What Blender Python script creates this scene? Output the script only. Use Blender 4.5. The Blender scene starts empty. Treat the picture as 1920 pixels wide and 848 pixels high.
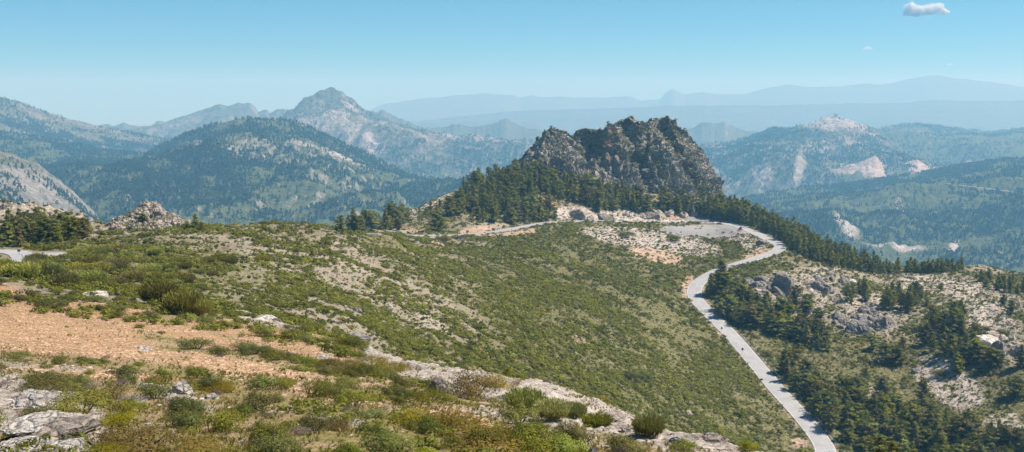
import bpy, bmesh, math, random
import numpy as np
rng = np.random.default_rng(7)
random.seed(7)
C = bpy.context.scene.collection
scene = bpy.context.scene

# ------------------------------------------------------------------ camera model (photo is 1920 x 848)
FPX, CU, CV, VH = 2300.0, 960.0, 424.0, 200.0
PITCH = math.atan((CV - VH) / FPX)
CP, SP = math.cos(PITCH), math.sin(PITCH)

def world(u, v, d):
    """point seen at pixel u,v whose forward distance is d metres"""
    u = np.asarray(u, float); v = np.asarray(v, float); d = np.asarray(d, float)
    x = (u - CU) / FPX; zc = -(v - CV) / FPX
    dy = CP + SP * zc
    k = d / dy
    return np.stack([x * k, d + 0 * x, (-SP + CP * zc) * k], -1)

def project(P):
    P = np.asarray(P, float)
    f = P[..., 1] * CP - P[..., 2] * SP
    up = P[..., 1] * SP + P[..., 2] * CP
    return CU + FPX * P[..., 0] / f, CV - FPX * up / f

# ------------------------------------------------------------------ noise
_perm = np.random.default_rng(3).permutation(512).astype(np.int64)
_perm = np.concatenate([_perm] * 3)
_g = np.random.default_rng(4).normal(size=(512, 3)); _g /= np.linalg.norm(_g, axis=1)[:, None]

def _hash(i, j, k):
    return _perm[(_perm[(_perm[i & 511] + j) & 511] + k) & 511]

def perlin(p):
    p = np.asarray(p, float)
    i = np.floor(p).astype(np.int64); f = p - i
    w = f * f * f * (f * (f * 6 - 15) + 10)
    out = 0
    for a in (0, 1):
        for b in (0, 1):
            for c in (0, 1):
                h = _hash(i[..., 0] + a, i[..., 1] + b, i[..., 2] + c)
                g = _g[h]
                dt = g[..., 0] * (f[..., 0] - a) + g[..., 1] * (f[..., 1] - b) + g[..., 2] * (f[..., 2] - c)
                wt = (w[..., 0] if a else 1 - w[..., 0]) * (w[..., 1] if b else 1 - w[..., 1]) * (w[..., 2] if c else 1 - w[..., 2])
                out = out + dt * wt
    return out * 1.6

def fbm(p, s, octv=4, gain=0.5):
    p = np.asarray(p, float) / s; a = 1; t = 0; n = 0
    for o in range(octv):
        t = t + a * perlin(p + o * 17.3); n += a; a *= gain; p = p * 2.03
    return t / n * 1.4

def ridged(p, s, octv=4, gain=0.5):
    p = np.asarray(p, float) / s; a = 1; t = 0; n = 0
    for o in range(octv):
        t = t + a * (1 - 2.2 * np.abs(perlin(p + o * 11.7))); n += a; a *= gain; p = p * 2.07
    return t / n

def cells(p, s):
    """worley F1 (0..~1) and a random value for the nearest cell"""
    p = np.asarray(p, float) / s
    i = np.floor(p).astype(np.int64)
    best = np.full(p.shape[:-1], 9.0); sec = best.copy(); val = np.zeros(p.shape[:-1])
    for a in (-1, 0, 1):
        for b in (-1, 0, 1):
            for c in (-1, 0, 1):
                h = _hash(i[..., 0] + a, i[..., 1] + b, i[..., 2] + c)
                q = np.stack([i[..., 0] + a + .5 + .5 * _g[h][..., 0], i[..., 1] + b + .5 + .5 * _g[h][..., 1], i[..., 2] + c + .5 + .5 * _g[h][..., 2]], -1)
                dd = np.linalg.norm(p - q, axis=-1)
                m = dd < best
                sec = np.where(m, best, np.minimum(sec, dd))
                val = np.where(m, (h % 97) / 97.0, val); best = np.where(m, dd, best)
    return best, sec, val

def sstep(a, b, x):
    t = np.clip((x - a) / (b - a), 0, 1)
    return t * t * (3 - 2 * t)

# ------------------------------------------------------------------ mesh building
def np_mesh(name, V, F, mat=None, smooth=True, attrs=None):
    V = np.ascontiguousarray(V, np.float32).reshape(-1, 3); F = np.ascontiguousarray(F, np.int32)
    k = F.shape[1]; n = len(F)
    me = bpy.data.meshes.new(name)
    me.vertices.add(len(V)); me.vertices.foreach_set('co', V.ravel())
    me.loops.add(n * k); me.loops.foreach_set('vertex_index', F.ravel())
    me.polygons.add(n); me.polygons.foreach_set('loop_start', np.arange(n, dtype=np.int32) * k)
    me.polygons.foreach_set('use_smooth', np.full(n, smooth))
    me.update(calc_edges=True)
    for an, arr in (attrs or {}).items():
        at = me.attributes.new(an, 'FLOAT', 'POINT')
        at.data.foreach_set('value', np.ascontiguousarray(arr, np.float32).ravel())
    if mat: me.materials.append(mat)
    return me

def link(name, me, parent=None):
    o = bpy.data.objects.new(name, me); C.objects.link(o)
    if parent: o.parent = parent
    return o

def tag(o, label=None, cat=None, group=None, kind=None):
    if label: o['label'] = label
    if cat: o['category'] = cat
    if group: o['group'] = group
    if kind: o['kind'] = kind
    return o

def empty(name, loc=(0, 0, 0), rz=0):
    o = bpy.data.objects.new(name, None); C.objects.link(o)
    o.location = loc; o.rotation_euler = (0, 0, rz); o.empty_display_size = .3
    return o

def grid_faces(nr, nc):
    a = np.arange(nr * nc).reshape(nr, nc)
    return np.stack([a[:-1, :-1], a[:-1, 1:], a[1:, 1:], a[1:, :-1]], -1).reshape(-1, 4)

# ------------------------------------------------------------------ lofted terrain sheets
def _line(pts, us, win):
    p = np.array(pts, float)
    v = np.interp(us, p[:, 0], p[:, 1]); d = np.interp(us, p[:, 0], np.log(p[:, 2]))
    if win > 1:
        k = np.hanning(win + 2)[1:-1]; k /= k.sum(); h = win // 2
        sm = lambda a: np.convolve(np.pad(a, (h, win - 1 - h), mode='edge'), k, mode='valid')
        v = sm(v)
        d = sm(d)
    return v, d

def loft(lines, us, rows, wins):
    """lines: from near to far; rows: rows per segment. Monotone cubic between lines. Returns U, V, D grids and the line parameter of each row"""
    L = [_line(l, us, w) for l, w in zip(lines, wins)]
    Vk = np.array([l[0] for l in L]); Dk = np.array([l[1] for l in L])
    def slopes(Y):
        dY = np.diff(Y, axis=0); m = np.zeros_like(Y)
        a, b = dY[:-1], dY[1:]
        same = a * b > 0
        m[1:-1] = np.where(same, 2 * a * b / np.where(same, a + b, 1), 0)
        m[0] = dY[0]; m[-1] = dY[-1]
        return m
    mV, mD = slopes(Vk), slopes(Dk)
    ts = np.concatenate([s + np.arange(n) / n for s, n in enumerate(rows)] + [[len(lines) - 1]])
    def ev(Y, m, t):
        s = min(int(t), len(lines) - 2); f = t - s
        return ((1 + 2 * f) * (1 - f) ** 2 * Y[s] + f * (1 - f) ** 2 * m[s] + f * f * (3 - 2 * f) * Y[s + 1] + f * f * (f - 1) * m[s + 1])
    V = np.array([ev(Vk, mV, t) for t in ts]); D = np.exp(np.array([ev(Dk, mD, t) for t in ts]))
    for r in range(1, len(D)): D[r] = np.maximum(D[r], D[r - 1] * 1.0004)
    U = np.broadcast_to(us, V.shape).copy()
    return U, V, D, ts

def normals(P):
    du = np.gradient(P, axis=1); dv = np.gradient(P, axis=0)
    n = np.cross(du, dv); n /= np.linalg.norm(n, axis=-1)[..., None] + 1e-9
    return n

def back_rows(P, dist, drop, n):
    c = P[-1]; dirn = c[:, :2] / np.linalg.norm(c[:, :2], axis=1)[:, None]
    out = [P]
    for k in range(1, n + 1):
        f = k / n; q = c.copy(); q[:, :2] += dirn * dist * f; q[:, 2] -= drop * f ** 1.35
        out.append(q[None])
    return np.concatenate(out, 0)

def ext(A, n):
    return np.concatenate([A, np.repeat(A[-1:], n, 0)], 0)

class Sheet:
    """a finished terrain grid one can drop things on"""
    def __init__(s, U, V, P, vis):
        s.U, s.V, s.P, s.vis = U, V, P, vis
        s.u0 = U[0, 0]; s.du = U[0, 1] - U[0, 0]
        s.PU, s.PV = project(P)
        s.PV = np.where(P[..., 1] < 8, 1e9, s.PV)
    def hit(s, u, v):
        """nearest visible surface point at pixel (u, v), or None"""
        j = int(round((u - s.u0) / s.du))
        if j < 0 or j >= s.U.shape[1]: return None
        col = s.PV[:s.vis, j]
        k = np.nonzero(col[1:] <= v)[0]
        k = k[k > 1]
        if not len(k): return None
        k = k[0] + 1
        if s.P[k, j, 1] < 2: return None
        a, b = col[k - 1], col[k]
        f = np.clip((a - v) / (a - b + 1e-9), 0, 1)
        return s.P[k - 1, j] * (1 - f) + s.P[k, j] * f
    def height_at(s, x, y):
        m = (s.P[..., 0] - x) ** 2 + (s.P[..., 1] - y) ** 2
        i = np.unravel_index(np.argmin(m), m.shape)
        return s.P[i][2]
    def scatter(s, n, dens, r):
        """n random surface points, world-uniform times dens (a grid)"""
        P = s.P
        ar = np.linalg.norm(np.cross(P[1:, :-1] - P[:-1, :-1], P[:-1, 1:] - P[:-1, :-1]), axis=-1)
        w = (ar * dens[:-1, :-1]).ravel(); w = np.maximum(w, 0); w /= w.sum()
        idx = r.choice(len(w), n, p=w)
        i, j = np.unravel_index(idx, ar.shape)
        a, b = r.random(n)[:, None], r.random(n)[:, None]
        pos = (P[i, j] * (1 - a) + P[i + 1, j] * a) * (1 - b) + (P[i, j + 1] * (1 - a) + P[i + 1, j + 1] * a) * b
        return pos, i, j

# ------------------------------------------------------------------ materials
def new_mat(name):
    m = bpy.data.materials.new(name); m.use_nodes = True
    nt = m.node_tree; nt.nodes.clear()
    return m, nt

class NT:
    def __init__(s, nt): s.nt = nt; s.coord = None
    def n(s, t, **kw):
        nd = s.nt.nodes.new(t)
        for k, v in kw.items():
            if k.startswith('i_'): nd.inputs[k[2:].replace('_', ' ')].default_value = v
            elif k.startswith('x'): nd.inputs[int(k[1:])].default_value = v
            else: setattr(nd, k, v)
        return nd
    def l(s, a, b): s.nt.links.new(a, b)
    def pos(s):
        if not s.coord: s.coord = s.n('ShaderNodeTexCoord').outputs['Object']
        return s.coord
    def noise(s, scale, detail=5, rough=.6, vec=None, stretch=None):
        nd = s.n('ShaderNodeTexNoise'); nd.inputs['Scale'].default_value = scale
        nd.inputs['Detail'].default_value = detail; nd.inputs['Roughness'].default_value = rough
        v = vec or s.pos()
        if stretch:
            mp = s.n('ShaderNodeMapping'); mp.inputs['Scale'].default_value = stretch; s.l(v, mp.inputs[0]); v = mp.outputs[0]
        s.l(v, nd.inputs['Vector']); return nd.outputs['Fac']
    def voro(s, scale, out='Distance', feature='F1', vec=None):
        nd = s.n('ShaderNodeTexVoronoi', feature=feature); nd.inputs['Scale'].default_value = scale
        s.l(vec or s.pos(), nd.inputs['Vector']); return nd.outputs[out]
    def ramp(s, fac, stops, interp='LINEAR'):
        nd = s.n('ShaderNodeValToRGB'); cr = nd.color_ramp; cr.interpolation = interp
        while len(cr.elements) > 1: cr.elements.remove(cr.elements[-1])
        for k, (p, c) in enumerate(stops):
            e = cr.elements[0] if k == 0 else cr.elements.new(p)
            e.position = p
            e.color = (*c, 1) if hasattr(c, '__len__') else (c, c, c, 1)
        s.l(fac, nd.inputs[0]); return nd.outputs[0]
    def mix(s, fac, a, b, mode='MIX'):
        nd = s.n('ShaderNodeMix', data_type='RGBA', blend_type=mode)
        for sock, x in ((nd.inputs[0], fac), (nd.inputs[6], a), (nd.inputs[7], b)):
            if hasattr(x, 'is_output') or isinstance(x, bpy.types.NodeSocket): s.l(x, sock)
            elif hasattr(x, '__len__'): sock.default_value = (*x, 1)
            else: sock.default_value = x
        return nd.outputs[2]
    def math(s, op, a, b=0.0, clamp=False):
        nd = s.n('ShaderNodeMath', operation=op, use_clamp=clamp)
        for k, x in enumerate((a, b)):
            if isinstance(x, bpy.types.NodeSocket): s.l(x, nd.inputs[k])
            else: nd.inputs[k].default_value = x
        return nd.outputs[0]
    def attr(s, name): return s.n('ShaderNodeAttribute', attribute_name=name).outputs['Fac']
    def bump(s, h, strength=.5, dist=.1, nrm=None):
        nd = s.n('ShaderNodeBump'); nd.inputs['Strength'].default_value = strength; nd.inputs['Distance'].default_value = dist
        s.l(h, nd.inputs['Height'])
        if nrm: s.l(nrm, nd.inputs['Normal'])
        return nd.outputs[0]
    def out(s, col, nrm=None, rough=.9, spec=.2):
        b = s.n('ShaderNodeBsdfPrincipled')
        if isinstance(col, bpy.types.NodeSocket): s.l(col, b.inputs['Base Color'])
        else: b.inputs['Base Color'].default_value = (*col, 1)
        b.inputs['Roughness'].default_value = rough; b.inputs['Specular IOR Level'].default_value = spec
        if nrm: s.l(nrm, b.inputs['Normal'])
        o = s.n('ShaderNodeOutputMaterial'); s.l(b.outputs[0], o.inputs[0]); return b

def mask_threshold(N, attr, noise, soft=.12):
    """attribute edge broken up by noise"""
    a = N.attr(attr)
    s = N.math('ADD', a, N.math('MULTIPLY', N.math('SUBTRACT', noise, .5), 1.3))
    lo = N.n('ShaderNodeMapRange'); N.l(s, lo.inputs[0]); lo.inputs[1].default_value = .5 - soft; lo.inputs[2].default_value = .5 + soft
    return lo.outputs[0]

def ground_material():
    m, nt = new_mat('hillside_ground'); N = NT(nt)
    big = N.noise(.035, 5, .6); med = N.noise(.35, 6, .65); fine = N.noise(3.2, 6, .7); tiny = N.noise(14, 4, .7)
    # dry stony soil with litter
    soil = N.ramp(N.mix(.5, med, fine), [(.36, (.13, .10, .065)), (.5, (.28, .22, .155)), (.62, (.42, .35, .27))])
    soil = N.mix(N.ramp(fine, [(.42, 0.), (.62, .75)]), soil, (.50, .44, .36))
    # green plant litter: low herbs between the shrubs
    grn = N.ramp(N.mix(.55, fine, N.noise(.9, 5, .7)), [(.38, (.04, .042, .012)), (.47, (.10, .098, .028)), (.54, (.20, .175, .075)), (.62, (.33, .285, .185))])
    g = mask_threshold(N, 'green', N.mix(.5, med, fine), .13)
    col = N.mix(g, soil, grn)
    # grassland: dry reddish grass with yellow green swards
    gr = N.ramp(N.mix(.45, N.noise(.22, 5, .6), fine), [(.36, (.14, .145, .032)), (.46, (.27, .22, .075)), (.53, (.40, .28, .155)), (.66, (.50, .37, .235))])
    gg = mask_threshold(N, 'grass', med, .2)
    col = N.mix(gg, col, gr)
    # red stony earth
    rd = N.ramp(N.mix(.6, fine, tiny), [(.36, (.22, .105, .045)), (.48, (.42, .245, .115)), (.58, (.53, .36, .20)), (.68, (.66, .52, .36))])
    col = N.mix(mask_threshold(N, 'red', N.mix(.4, med, fine), .1), col, rd)
    # pale limestone and scree
    v = N.voro(1.3, 'Distance', 'DISTANCE_TO_EDGE'); vs = N.voro(5.0, 'Distance', 'DISTANCE_TO_EDGE')
    rk = N.ramp(N.mix(.6, med, fine), [(.34, (.15, .12, .095)), (.45, (.40, .335, .27)), (.54, (.56, .485, .40)), (.7, (.72, .65, .56))])
    rk = N.mix(N.ramp(v, [(0., .5), (.07, 0.)]), rk, (.16, .125, .10))
    rk = N.mix(N.ramp(vs, [(0., .3), (.08, 0.)]), rk, (.22, .175, .14))
    col = N.mix(mask_threshold(N, 'rock', N.mix(.45, med, fine), .07), col, rk)
    # fresh road cut, orange clay
    oc = N.ramp(N.mix(.5, med, fine), [(.36, (.24, .14, .085)), (.5, (.42, .29, .19)), (.64, (.58, .46, .34))])
    col = N.mix(mask_threshold(N, 'clay', N.mix(.5, med, fine), .12), col, oc)
    # grey gravel fill
    gv = N.ramp(tiny, [(.3, (.25, .24, .22)), (.7, (.34, .33, .31))])
    col = N.mix(mask_threshold(N, 'gravel', med, .06), col, gv)
    col = N.mix(N.ramp(big, [(.35, .22), (.6, 0.)]), col, (.10, .075, .05))
    h = N.math('ADD', N.math('MULTIPLY', med, 1.0), N.math('MULTIPLY', fine, .28))
    h = N.math('ADD', h, N.math('MULTIPLY', tiny, .07))
    nb = N.bump(h, .9, .9)
    N.out(col, nb, .95, .1)
    return m

def rock_material(name, dark, mid, light, veg=.35, sc=1.0, crack=(.12, .10, .09)):
    m, nt = new_mat(name); N = NT(nt)
    big = N.noise(.05 * sc, 5, .6); med = N.noise(.4 * sc, 7, .65); fine = N.noise(2.5 * sc, 6, .7)
    col = N.ramp(N.mix(.5, med, big), [(.3, dark), (.5, mid), (.68, light)])
    st = N.noise(.25 * sc, 5, .6, stretch=(1, 1, 5))
    col = N.mix(N.ramp(st, [(.4, .55), (.5, 0.)]), col, dark)
    vs = N.voro(.55 * sc, 'Distance', 'DISTANCE_TO_EDGE')
    col = N.mix(N.ramp(vs, [(0., .6), (.06, 0.)]), col, crack)
    col = N.mix(N.ramp(fine, [(.4, .35), (.55, 0.)]), col, crack)
    if veg > 0:
        gm = N.n('ShaderNodeNewGeometry'); sx = N.n('ShaderNodeSeparateXYZ'); N.l(gm.outputs['Normal'], sx.inputs[0])
        f = N.math('MULTIPLY', N.ramp(sx.outputs[2], [(.45, 0.), (.75, 1.)]), N.ramp(N.noise(.09 * sc, 5, .65), [(.55 - veg * .35, 0.), (.62 - veg * .3, 1.)]))
        vg = N.ramp(fine, [(.35, (.05, .055, .018)), (.6, (.15, .145, .05))])
        col = N.mix(f, col, vg)
    a = N.attr('red')
    col = N.mix(N.math('MULTIPLY', a, .8), col, (.34, .15, .10))
    h = N.math('ADD', med, N.math('MULTIPLY', fine, .3))
    h = N.math('ADD', h, N.math('MULTIPLY', N.ramp(vs, [(0., 0.), (.2, 1.)]), .35))
    N.out(col, N.bump(h, 1., 1.2 / sc), .92, .15)
    return m

def mountain_material(name, scrub_d, scrub_l, rock, pale, rockiness=.5, sc=1.0):
    m, nt = new_mat(name); N = NT(nt)
    big = N.noise(.0025 * sc, 6, .62); med = N.noise(.012 * sc, 7, .68); fine = N.noise(.07 * sc, 7, .72)
    scr = N.ramp(N.mix(.5, med, fine), [(.35, scrub_d), (.62, scrub_l)])
    rk = N.ramp(fine, [(.35, tuple(c * .55 for c in rock)), (.65, tuple(min(1, c * 1.15) for c in rock))])
    gm = N.n('ShaderNodeNewGeometry'); sx = N.n('ShaderNodeSeparateXYZ'); N.l(gm.outputs['Normal'], sx.inputs[0])
    steep = N.ramp(sx.outputs[2], [(.55, 1.), (.85, 0.)])
    r = N.math('ADD', N.math('MULTIPLY', steep, .35), N.math('ADD', N.mix(.5, big, med), N.math('MULTIPLY', N.math('SUBTRACT', fine, .5), .5)))
    col = N.mix(N.ramp(r, [(.78 - rockiness * .4, 0.), (.9 - rockiness * .4, 1.)]), scr, rk)
    st = N.noise(.03 * sc, 6, .7, stretch=(1, .35, 1))
    f = mask_threshold(N, 'pale', N.mix(.45, st, N.mix(.6, med, fine)), .2)
    pl = N.ramp(fine, [(.35, tuple(c * .55 for c in pale)), (.6, pale)])
    col = N.mix(f, col, pl)
    h = N.math('ADD', N.math('MULTIPLY', med, 3.), fine)
    N.out(col, N.bump(h, .9, 9. / sc), .95, .05)
    return m

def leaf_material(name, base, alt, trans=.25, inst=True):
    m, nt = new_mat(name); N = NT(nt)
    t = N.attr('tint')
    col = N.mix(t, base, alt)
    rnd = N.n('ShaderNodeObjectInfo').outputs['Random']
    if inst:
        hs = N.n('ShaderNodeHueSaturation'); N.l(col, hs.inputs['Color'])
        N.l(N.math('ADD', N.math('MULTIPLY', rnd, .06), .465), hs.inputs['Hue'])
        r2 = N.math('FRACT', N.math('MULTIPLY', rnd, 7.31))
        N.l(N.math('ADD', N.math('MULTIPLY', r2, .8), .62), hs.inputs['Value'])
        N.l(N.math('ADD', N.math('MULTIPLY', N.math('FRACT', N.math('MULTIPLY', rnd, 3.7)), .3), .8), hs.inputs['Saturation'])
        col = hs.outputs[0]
    d = N.n('ShaderNodeBsdfDiffuse'); N.l(col, d.inputs[0])
    tr = N.n('ShaderNodeBsdfTranslucent'); N.l(N.mix(.5, col, (.20, .22, .03)), tr.inputs[0])
    ms = N.n('ShaderNodeMixShader'); ms.inputs[0].default_value = trans
    N.l(d.outputs[0], ms.inputs[1]); N.l(tr.outputs[0], ms.inputs[2])
    o = N.n('ShaderNodeOutputMaterial'); N.l(ms.outputs[0], o.inputs[0])
    return m

def plain(name, col, rough=.8, var=.25, sc=3., metal=0.):
    m, nt = new_mat(name); N = NT(nt)
    c = N.ramp(N.noise(sc, 6, .65), [(.3, tuple(x * (1 - var) for x in col)), (.7, tuple(min(1, x * (1 + var)) for x in col))])
    b = N.out(c, N.bump(N.noise(sc * 8, 4), .3, .02), rough, .3); b.inputs['Metallic'].default_value = metal
    return m

MAT = {}
MAT['ground'] = ground_material()
MAT['crag'] = rock_material('crag_limestone', (.17, .145, .12), (.40, .345, .285), (.68, .60, .49), .40, 1.)
MAT['pale_rock'] = rock_material('pale_limestone', (.20, .155, .12), (.50, .42, .335), (.68, .60, .51), .12, 1.6)
MAT['white_rock'] = rock_material('white_limestone', (.42, .36, .295), (.70, .63, .54), (.80, .745, .67), 0., 3.)
MAT['grey_rock'] = rock_material('grey_limestone', (.13, .115, .10), (.28, .25, .225), (.42, .375, .33), .1, 2.)
MAT['pine'] = leaf_material('pine_needles', (.078, .088, .017), (.235, .23, .045), 0.25)
MAT['pine_mass'] = leaf_material('pine_needles_mass', (.076, .086, .017), (.225, .22, .045), 0.25, False)
MAT['far_mass'] = leaf_material('far_pine_needles', (0.022, 0.04, 0.016), (0.062, 0.078, 0.028), 0.08, False)
MAT['bark'] = plain('bark', (.13, .09, .065), .95, .4, 5)
MAT['scrub_mass'] = leaf_material('scrub_leaves', (.072, .080, .016), (.27, .27, .052), 0.3, False)
MAT['cushion'] = leaf_material('cushion_leaves', (.085, .105, .022), (.26, .25, .058), 0.3)
MAT['juniper'] = leaf_material('juniper_needles', (0.12, 0.105, 0.016), (.25, .20, .028), 0.3)
MAT['broom'] = leaf_material('broom_twigs', (.13, .14, .026), (.34, .32, .065), 0.3)
MAT['spurge'] = leaf_material('spurge_leaves', (.13, .165, .024), (.30, .32, .05), 0.35)
MAT['dry'] = leaf_material('dry_twigs', (.09, .068, .055), (.22, .17, .14), .1)
MAT['grass'] = leaf_material('grass_blades', (.17, .17, .035), (.42, .30, .14), .35, False)
MAT['stone'] = plain('loose_stone', (.38, .32, .265), .9, .45, .7)
MAT['red_stone'] = plain('reddish_stone', (.46, .30, .19), .9, .4, .9)
MAT['wood'] = plain('twig_wood', (.10, .07, .05), .95, .3, 6)

# ------------------------------------------------------------------ near ground, one sheet
#  lines from near to far: (u, v, distance)
A0 = [(-300, 1010, 12), (2220, 1010, 12)]
A1 = [(-300, 852, 22), (0, 852, 22), (600, 852, 23), (1000, 858, 25), (1300, 868, 27), (1480, 910, 24), (1920, 1003, 20), (2220, 1005, 20)]
A2 = [(-300, 730, 37), (0, 740, 37), (600, 748, 37), (1000, 795, 36), (1300, 830, 35), (1480, 885, 31), (1920, 995, 25), (2220, 1000, 25)]
A3 = [(-300, 600, 68), (0, 620, 68), (300, 640, 68), (600, 680, 58), (1000, 762, 47), (1300, 812, 42), (1480, 868, 38), (1920, 985, 30), (2220, 995, 30)]
A4 = [(-300, 495, 95), (0, 528, 98), (130, 545, 98), (260, 562, 95), (400, 588, 92), (480, 602, 88), (560, 618, 85), (640, 640, 80), (700, 660, 75),
      (760, 685, 72), (830, 696, 68), (900, 702, 66), (1000, 721, 62), (1100, 744, 58), (1200, 767, 55), (1300, 793, 52), (1400, 822, 50),
      (1480, 850, 47), (1600, 890, 42), (1920, 978, 35), (2220, 990, 33)]
AB = [(-300, 495.5, 98), (0, 528.5, 101), (260, 564, 101), (400, 593, 104), (640, 655, 108), (900, 745, 118), (1200, 835, 130), (1400, 890, 140), (1600, 935, 150), (1920, 975, 160), (2220, 985, 160)]
B0 = [(-300, 493, 104), (0, 525, 106), (130, 544, 108), (260, 563, 110), (400, 593, 116), (480, 610, 122), (560, 629, 129), (640, 654, 138), (700, 678, 148),
      (760, 703, 158), (900, 725, 185), (1000, 746, 207), (1100, 771, 232), (1200, 795, 260), (1300, 822, 290), (1400, 856, 318), (1480, 880, 330),
      (1600, 900, 338), (1750, 915, 338), (1920, 920, 338), (2220, 940, 340)]
B1 = [(-300, 485, 140), (0, 505, 150), (260, 525, 160), (400, 543, 175), (640, 592, 195), (900, 652, 250), (1050, 690, 285), (1200, 722, 325), (1300, 745, 355), (1400, 775, 372), (1540, 805, 374),
      (1700, 790, 392), (1920, 765, 385), (2220, 750, 380)]
B2 = [(-300, 470, 190), (0, 481, 205), (260, 482, 220), (400, 483, 240), (640, 512, 265), (900, 545, 350), (1050, 570, 390), (1200, 595, 430), (1300, 610, 464), (1400, 655, 446), (1540, 690, 436), (1700, 655, 455), (1920, 640, 430), (2220, 630, 420)]
B2b = [(-300, 462, 225), (0, 469, 240), (260, 455, 265), (400, 449, 285), (640, 462, 315), (780, 472, 400), (900, 480, 470), (1050, 478, 530), (1200, 488, 575), (1300, 508, 560), (1400, 530, 520), (1540, 555, 520), (1700, 560, 530), (1920, 575, 500), (2220, 590, 480)]
B3 = [(-300, 458, 255), (0, 463, 268), (100, 453, 288), (180, 446, 300), (260, 440, 310), (340, 431, 320), (400, 425, 330), (480, 420.5, 340), (560, 421, 350),
      (640, 430, 365), (700, 440, 385), (740, 446, 430), (780, 449, 490), (830, 451, 530), (900, 446, 572), (960, 436, 602), (1020, 424, 632), (1060, 420, 650), (1150, 422, 670),
      (1250, 424, 688), (1340, 428, 690), (1400, 438, 650), (1470, 458, 606), (1560, 485, 598), (1650, 510, 596), (1800, 511, 596), (1920, 527, 576), (2220, 580, 550)]
C0 = [(-300, 459, 262), (0, 464, 273), (340, 434, 335), (400, 439, 355), (560, 440, 405), (640, 441, 455), (700, 443, 505), (740, 447, 525), (780, 449, 533), (830, 450.5, 543), (900, 444, 578), (960, 434, 608),
      (1020, 422, 637), (1060, 418, 654), (1150, 420.5, 675), (1250, 422.5, 693), (1340, 426, 695), (1400, 436, 655), (1470, 456, 610), (1560, 483, 602), (1650, 509, 599), (1800, 510, 600), (1920, 526, 579), (2220, 579, 552)]
C1 = [(-300, 440, 275), (0, 442, 285), (180, 438, 315), (340, 433, 342), (400, 438, 362), (560, 438, 435), (640, 437, 505), (700, 434.5, 545), (740, 435.5, 566), (830, 435, 582), (900, 430, 602), (960, 421, 628),
      (1020, 412, 655), (1060, 408.5, 672), (1150, 409, 700), (1250, 409.5, 722), (1340, 411, 728), (1400, 420, 700), (1470, 436, 650), (1560, 472, 628), (1650, 506, 606), (1800, 508, 606), (1920, 523, 586), (2220, 572, 560)]
C2 = [(-300, 392, 300), (0, 392, 310), (40, 389, 310), (90, 395, 312), (150, 408, 316), (185, 432, 320), (340, 432.5, 350), (400, 437.5, 370), (600, 437, 520), (640, 434, 560), (700, 428, 600), (740, 413, 640),
      (780, 392, 660), (830, 366, 680), (870, 352, 700), (920, 345, 715), (1000, 345, 730), (1150, 352, 742), (1300, 372, 745), (1345, 377, 745), (1370, 384, 742), (1420, 400, 736),
      (1480, 426, 722), (1560, 466, 690), (1650, 500, 650), (1800, 503, 640), (1840, 499, 630), (1920, 517, 610), (2220, 560, 590)]
US = np.arange(-270, 2191, 3.0)
glines = [A0, A1, A2, A3, A4, AB, B0, B1, B2, B2b, B3, C0, C1, C2]
rows = [14, 44, 44, 34, 14, 14, 40, 46, 36, 26, 8, 14, 26]
U, V, D, T = loft(glines, US, rows, [1, 15, 21, 21, 7, 15, 9, 31, 31, 25, 9, 9, 15, 7])
P = world(U, V, D)

# roads: centre lines through the undisturbed ground
base = Sheet(U, V, P, P.shape[0])
def px_line(pts, lift=0.):
    out = []
    for u, v in pts:
        p = base.hit(u, v)
        if p is not None: out.append(p)
    return np.array(out)
def resample(L, step=2.0, smooth=9):
    s = np.r_[0, np.cumsum(np.linalg.norm(np.diff(L[:, :2], axis=0), axis=1))]
    # Catmull-like smoothing by fine linear sampling and averaging
    t = np.arange(0, s[-1], step)
    R = np.stack([np.interp(t, s, L[:, k]) for k in range(3)], 1)
    for _ in range(2):
        k = np.ones(smooth) / smooth; h = smooth // 2
        R = np.stack([np.convolve(np.pad(R[:, c], h, mode='edge'), k, mode='valid') for c in range(3)], 1)
    k = np.ones(15) / 15
    R[:, 2] = np.convolve(np.pad(R[:, 2], 7, mode='edge'), k, mode='valid')
    return R
main_px = [(1556, 878), (1549, 850), (1538, 825), (1520, 800), (1496, 772), (1468, 742), (1440, 710), (1418, 684), (1395, 656), (1370, 627), (1345, 602), (1322, 580), (1306, 563), (1300, 548), (1306, 533), (1326, 517),
           (1360, 501), (1400, 489), (1435, 480), (1458, 473), (1466, 466), (1461, 459), (1446, 451), (1425, 441), (1404, 432), (1380, 423), (1350, 418), (1310, 416), (1250, 416), (1180, 416.5), (1120, 415), (1060, 415), (1030, 417),
           (1000, 422), (970, 428.5), (940, 434), (900, 439), (860, 441.5), (820, 442), (780, 442), (740, 441), (716, 439), (690, 438.5)]
road_c = resample(px_line(main_px))
left_px = [(-160, 530), (-60, 509), (0, 496), (40, 488), (70, 482), (90, 478), (104, 475)]
left_c = resample(px_line(left_px), 1.5, 7)
side_px = [(52, 486), (44, 480), (38, 476), (20, 474), (-20, 473), (-80, 473)]
side_c = resample(px_line(side_px), 1.5, 5)

# relief
W0 = P.copy()
lo = sstep(110, 260, D)
amp = 1.5 * lo
flat = np.clip(1 - np.exp(-((D - 12) / 30)), 0, 1)
dz = amp * fbm(W0 * [1, 1, 0], 34, 4) + (.22 + .25 * lo) * flat * fbm(W0 * [1, 1, 0], 6, 4) + (.07 + .1 * lo) * fbm(W0 * [1, 1, 0] + 9, 1.5, 3)
dz = dz + lo * .8 * ridged(W0 * [1, .6, 0] + 50, 17, 3) * sstep(560, 300, U - (V - 400) * -.2)
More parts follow.
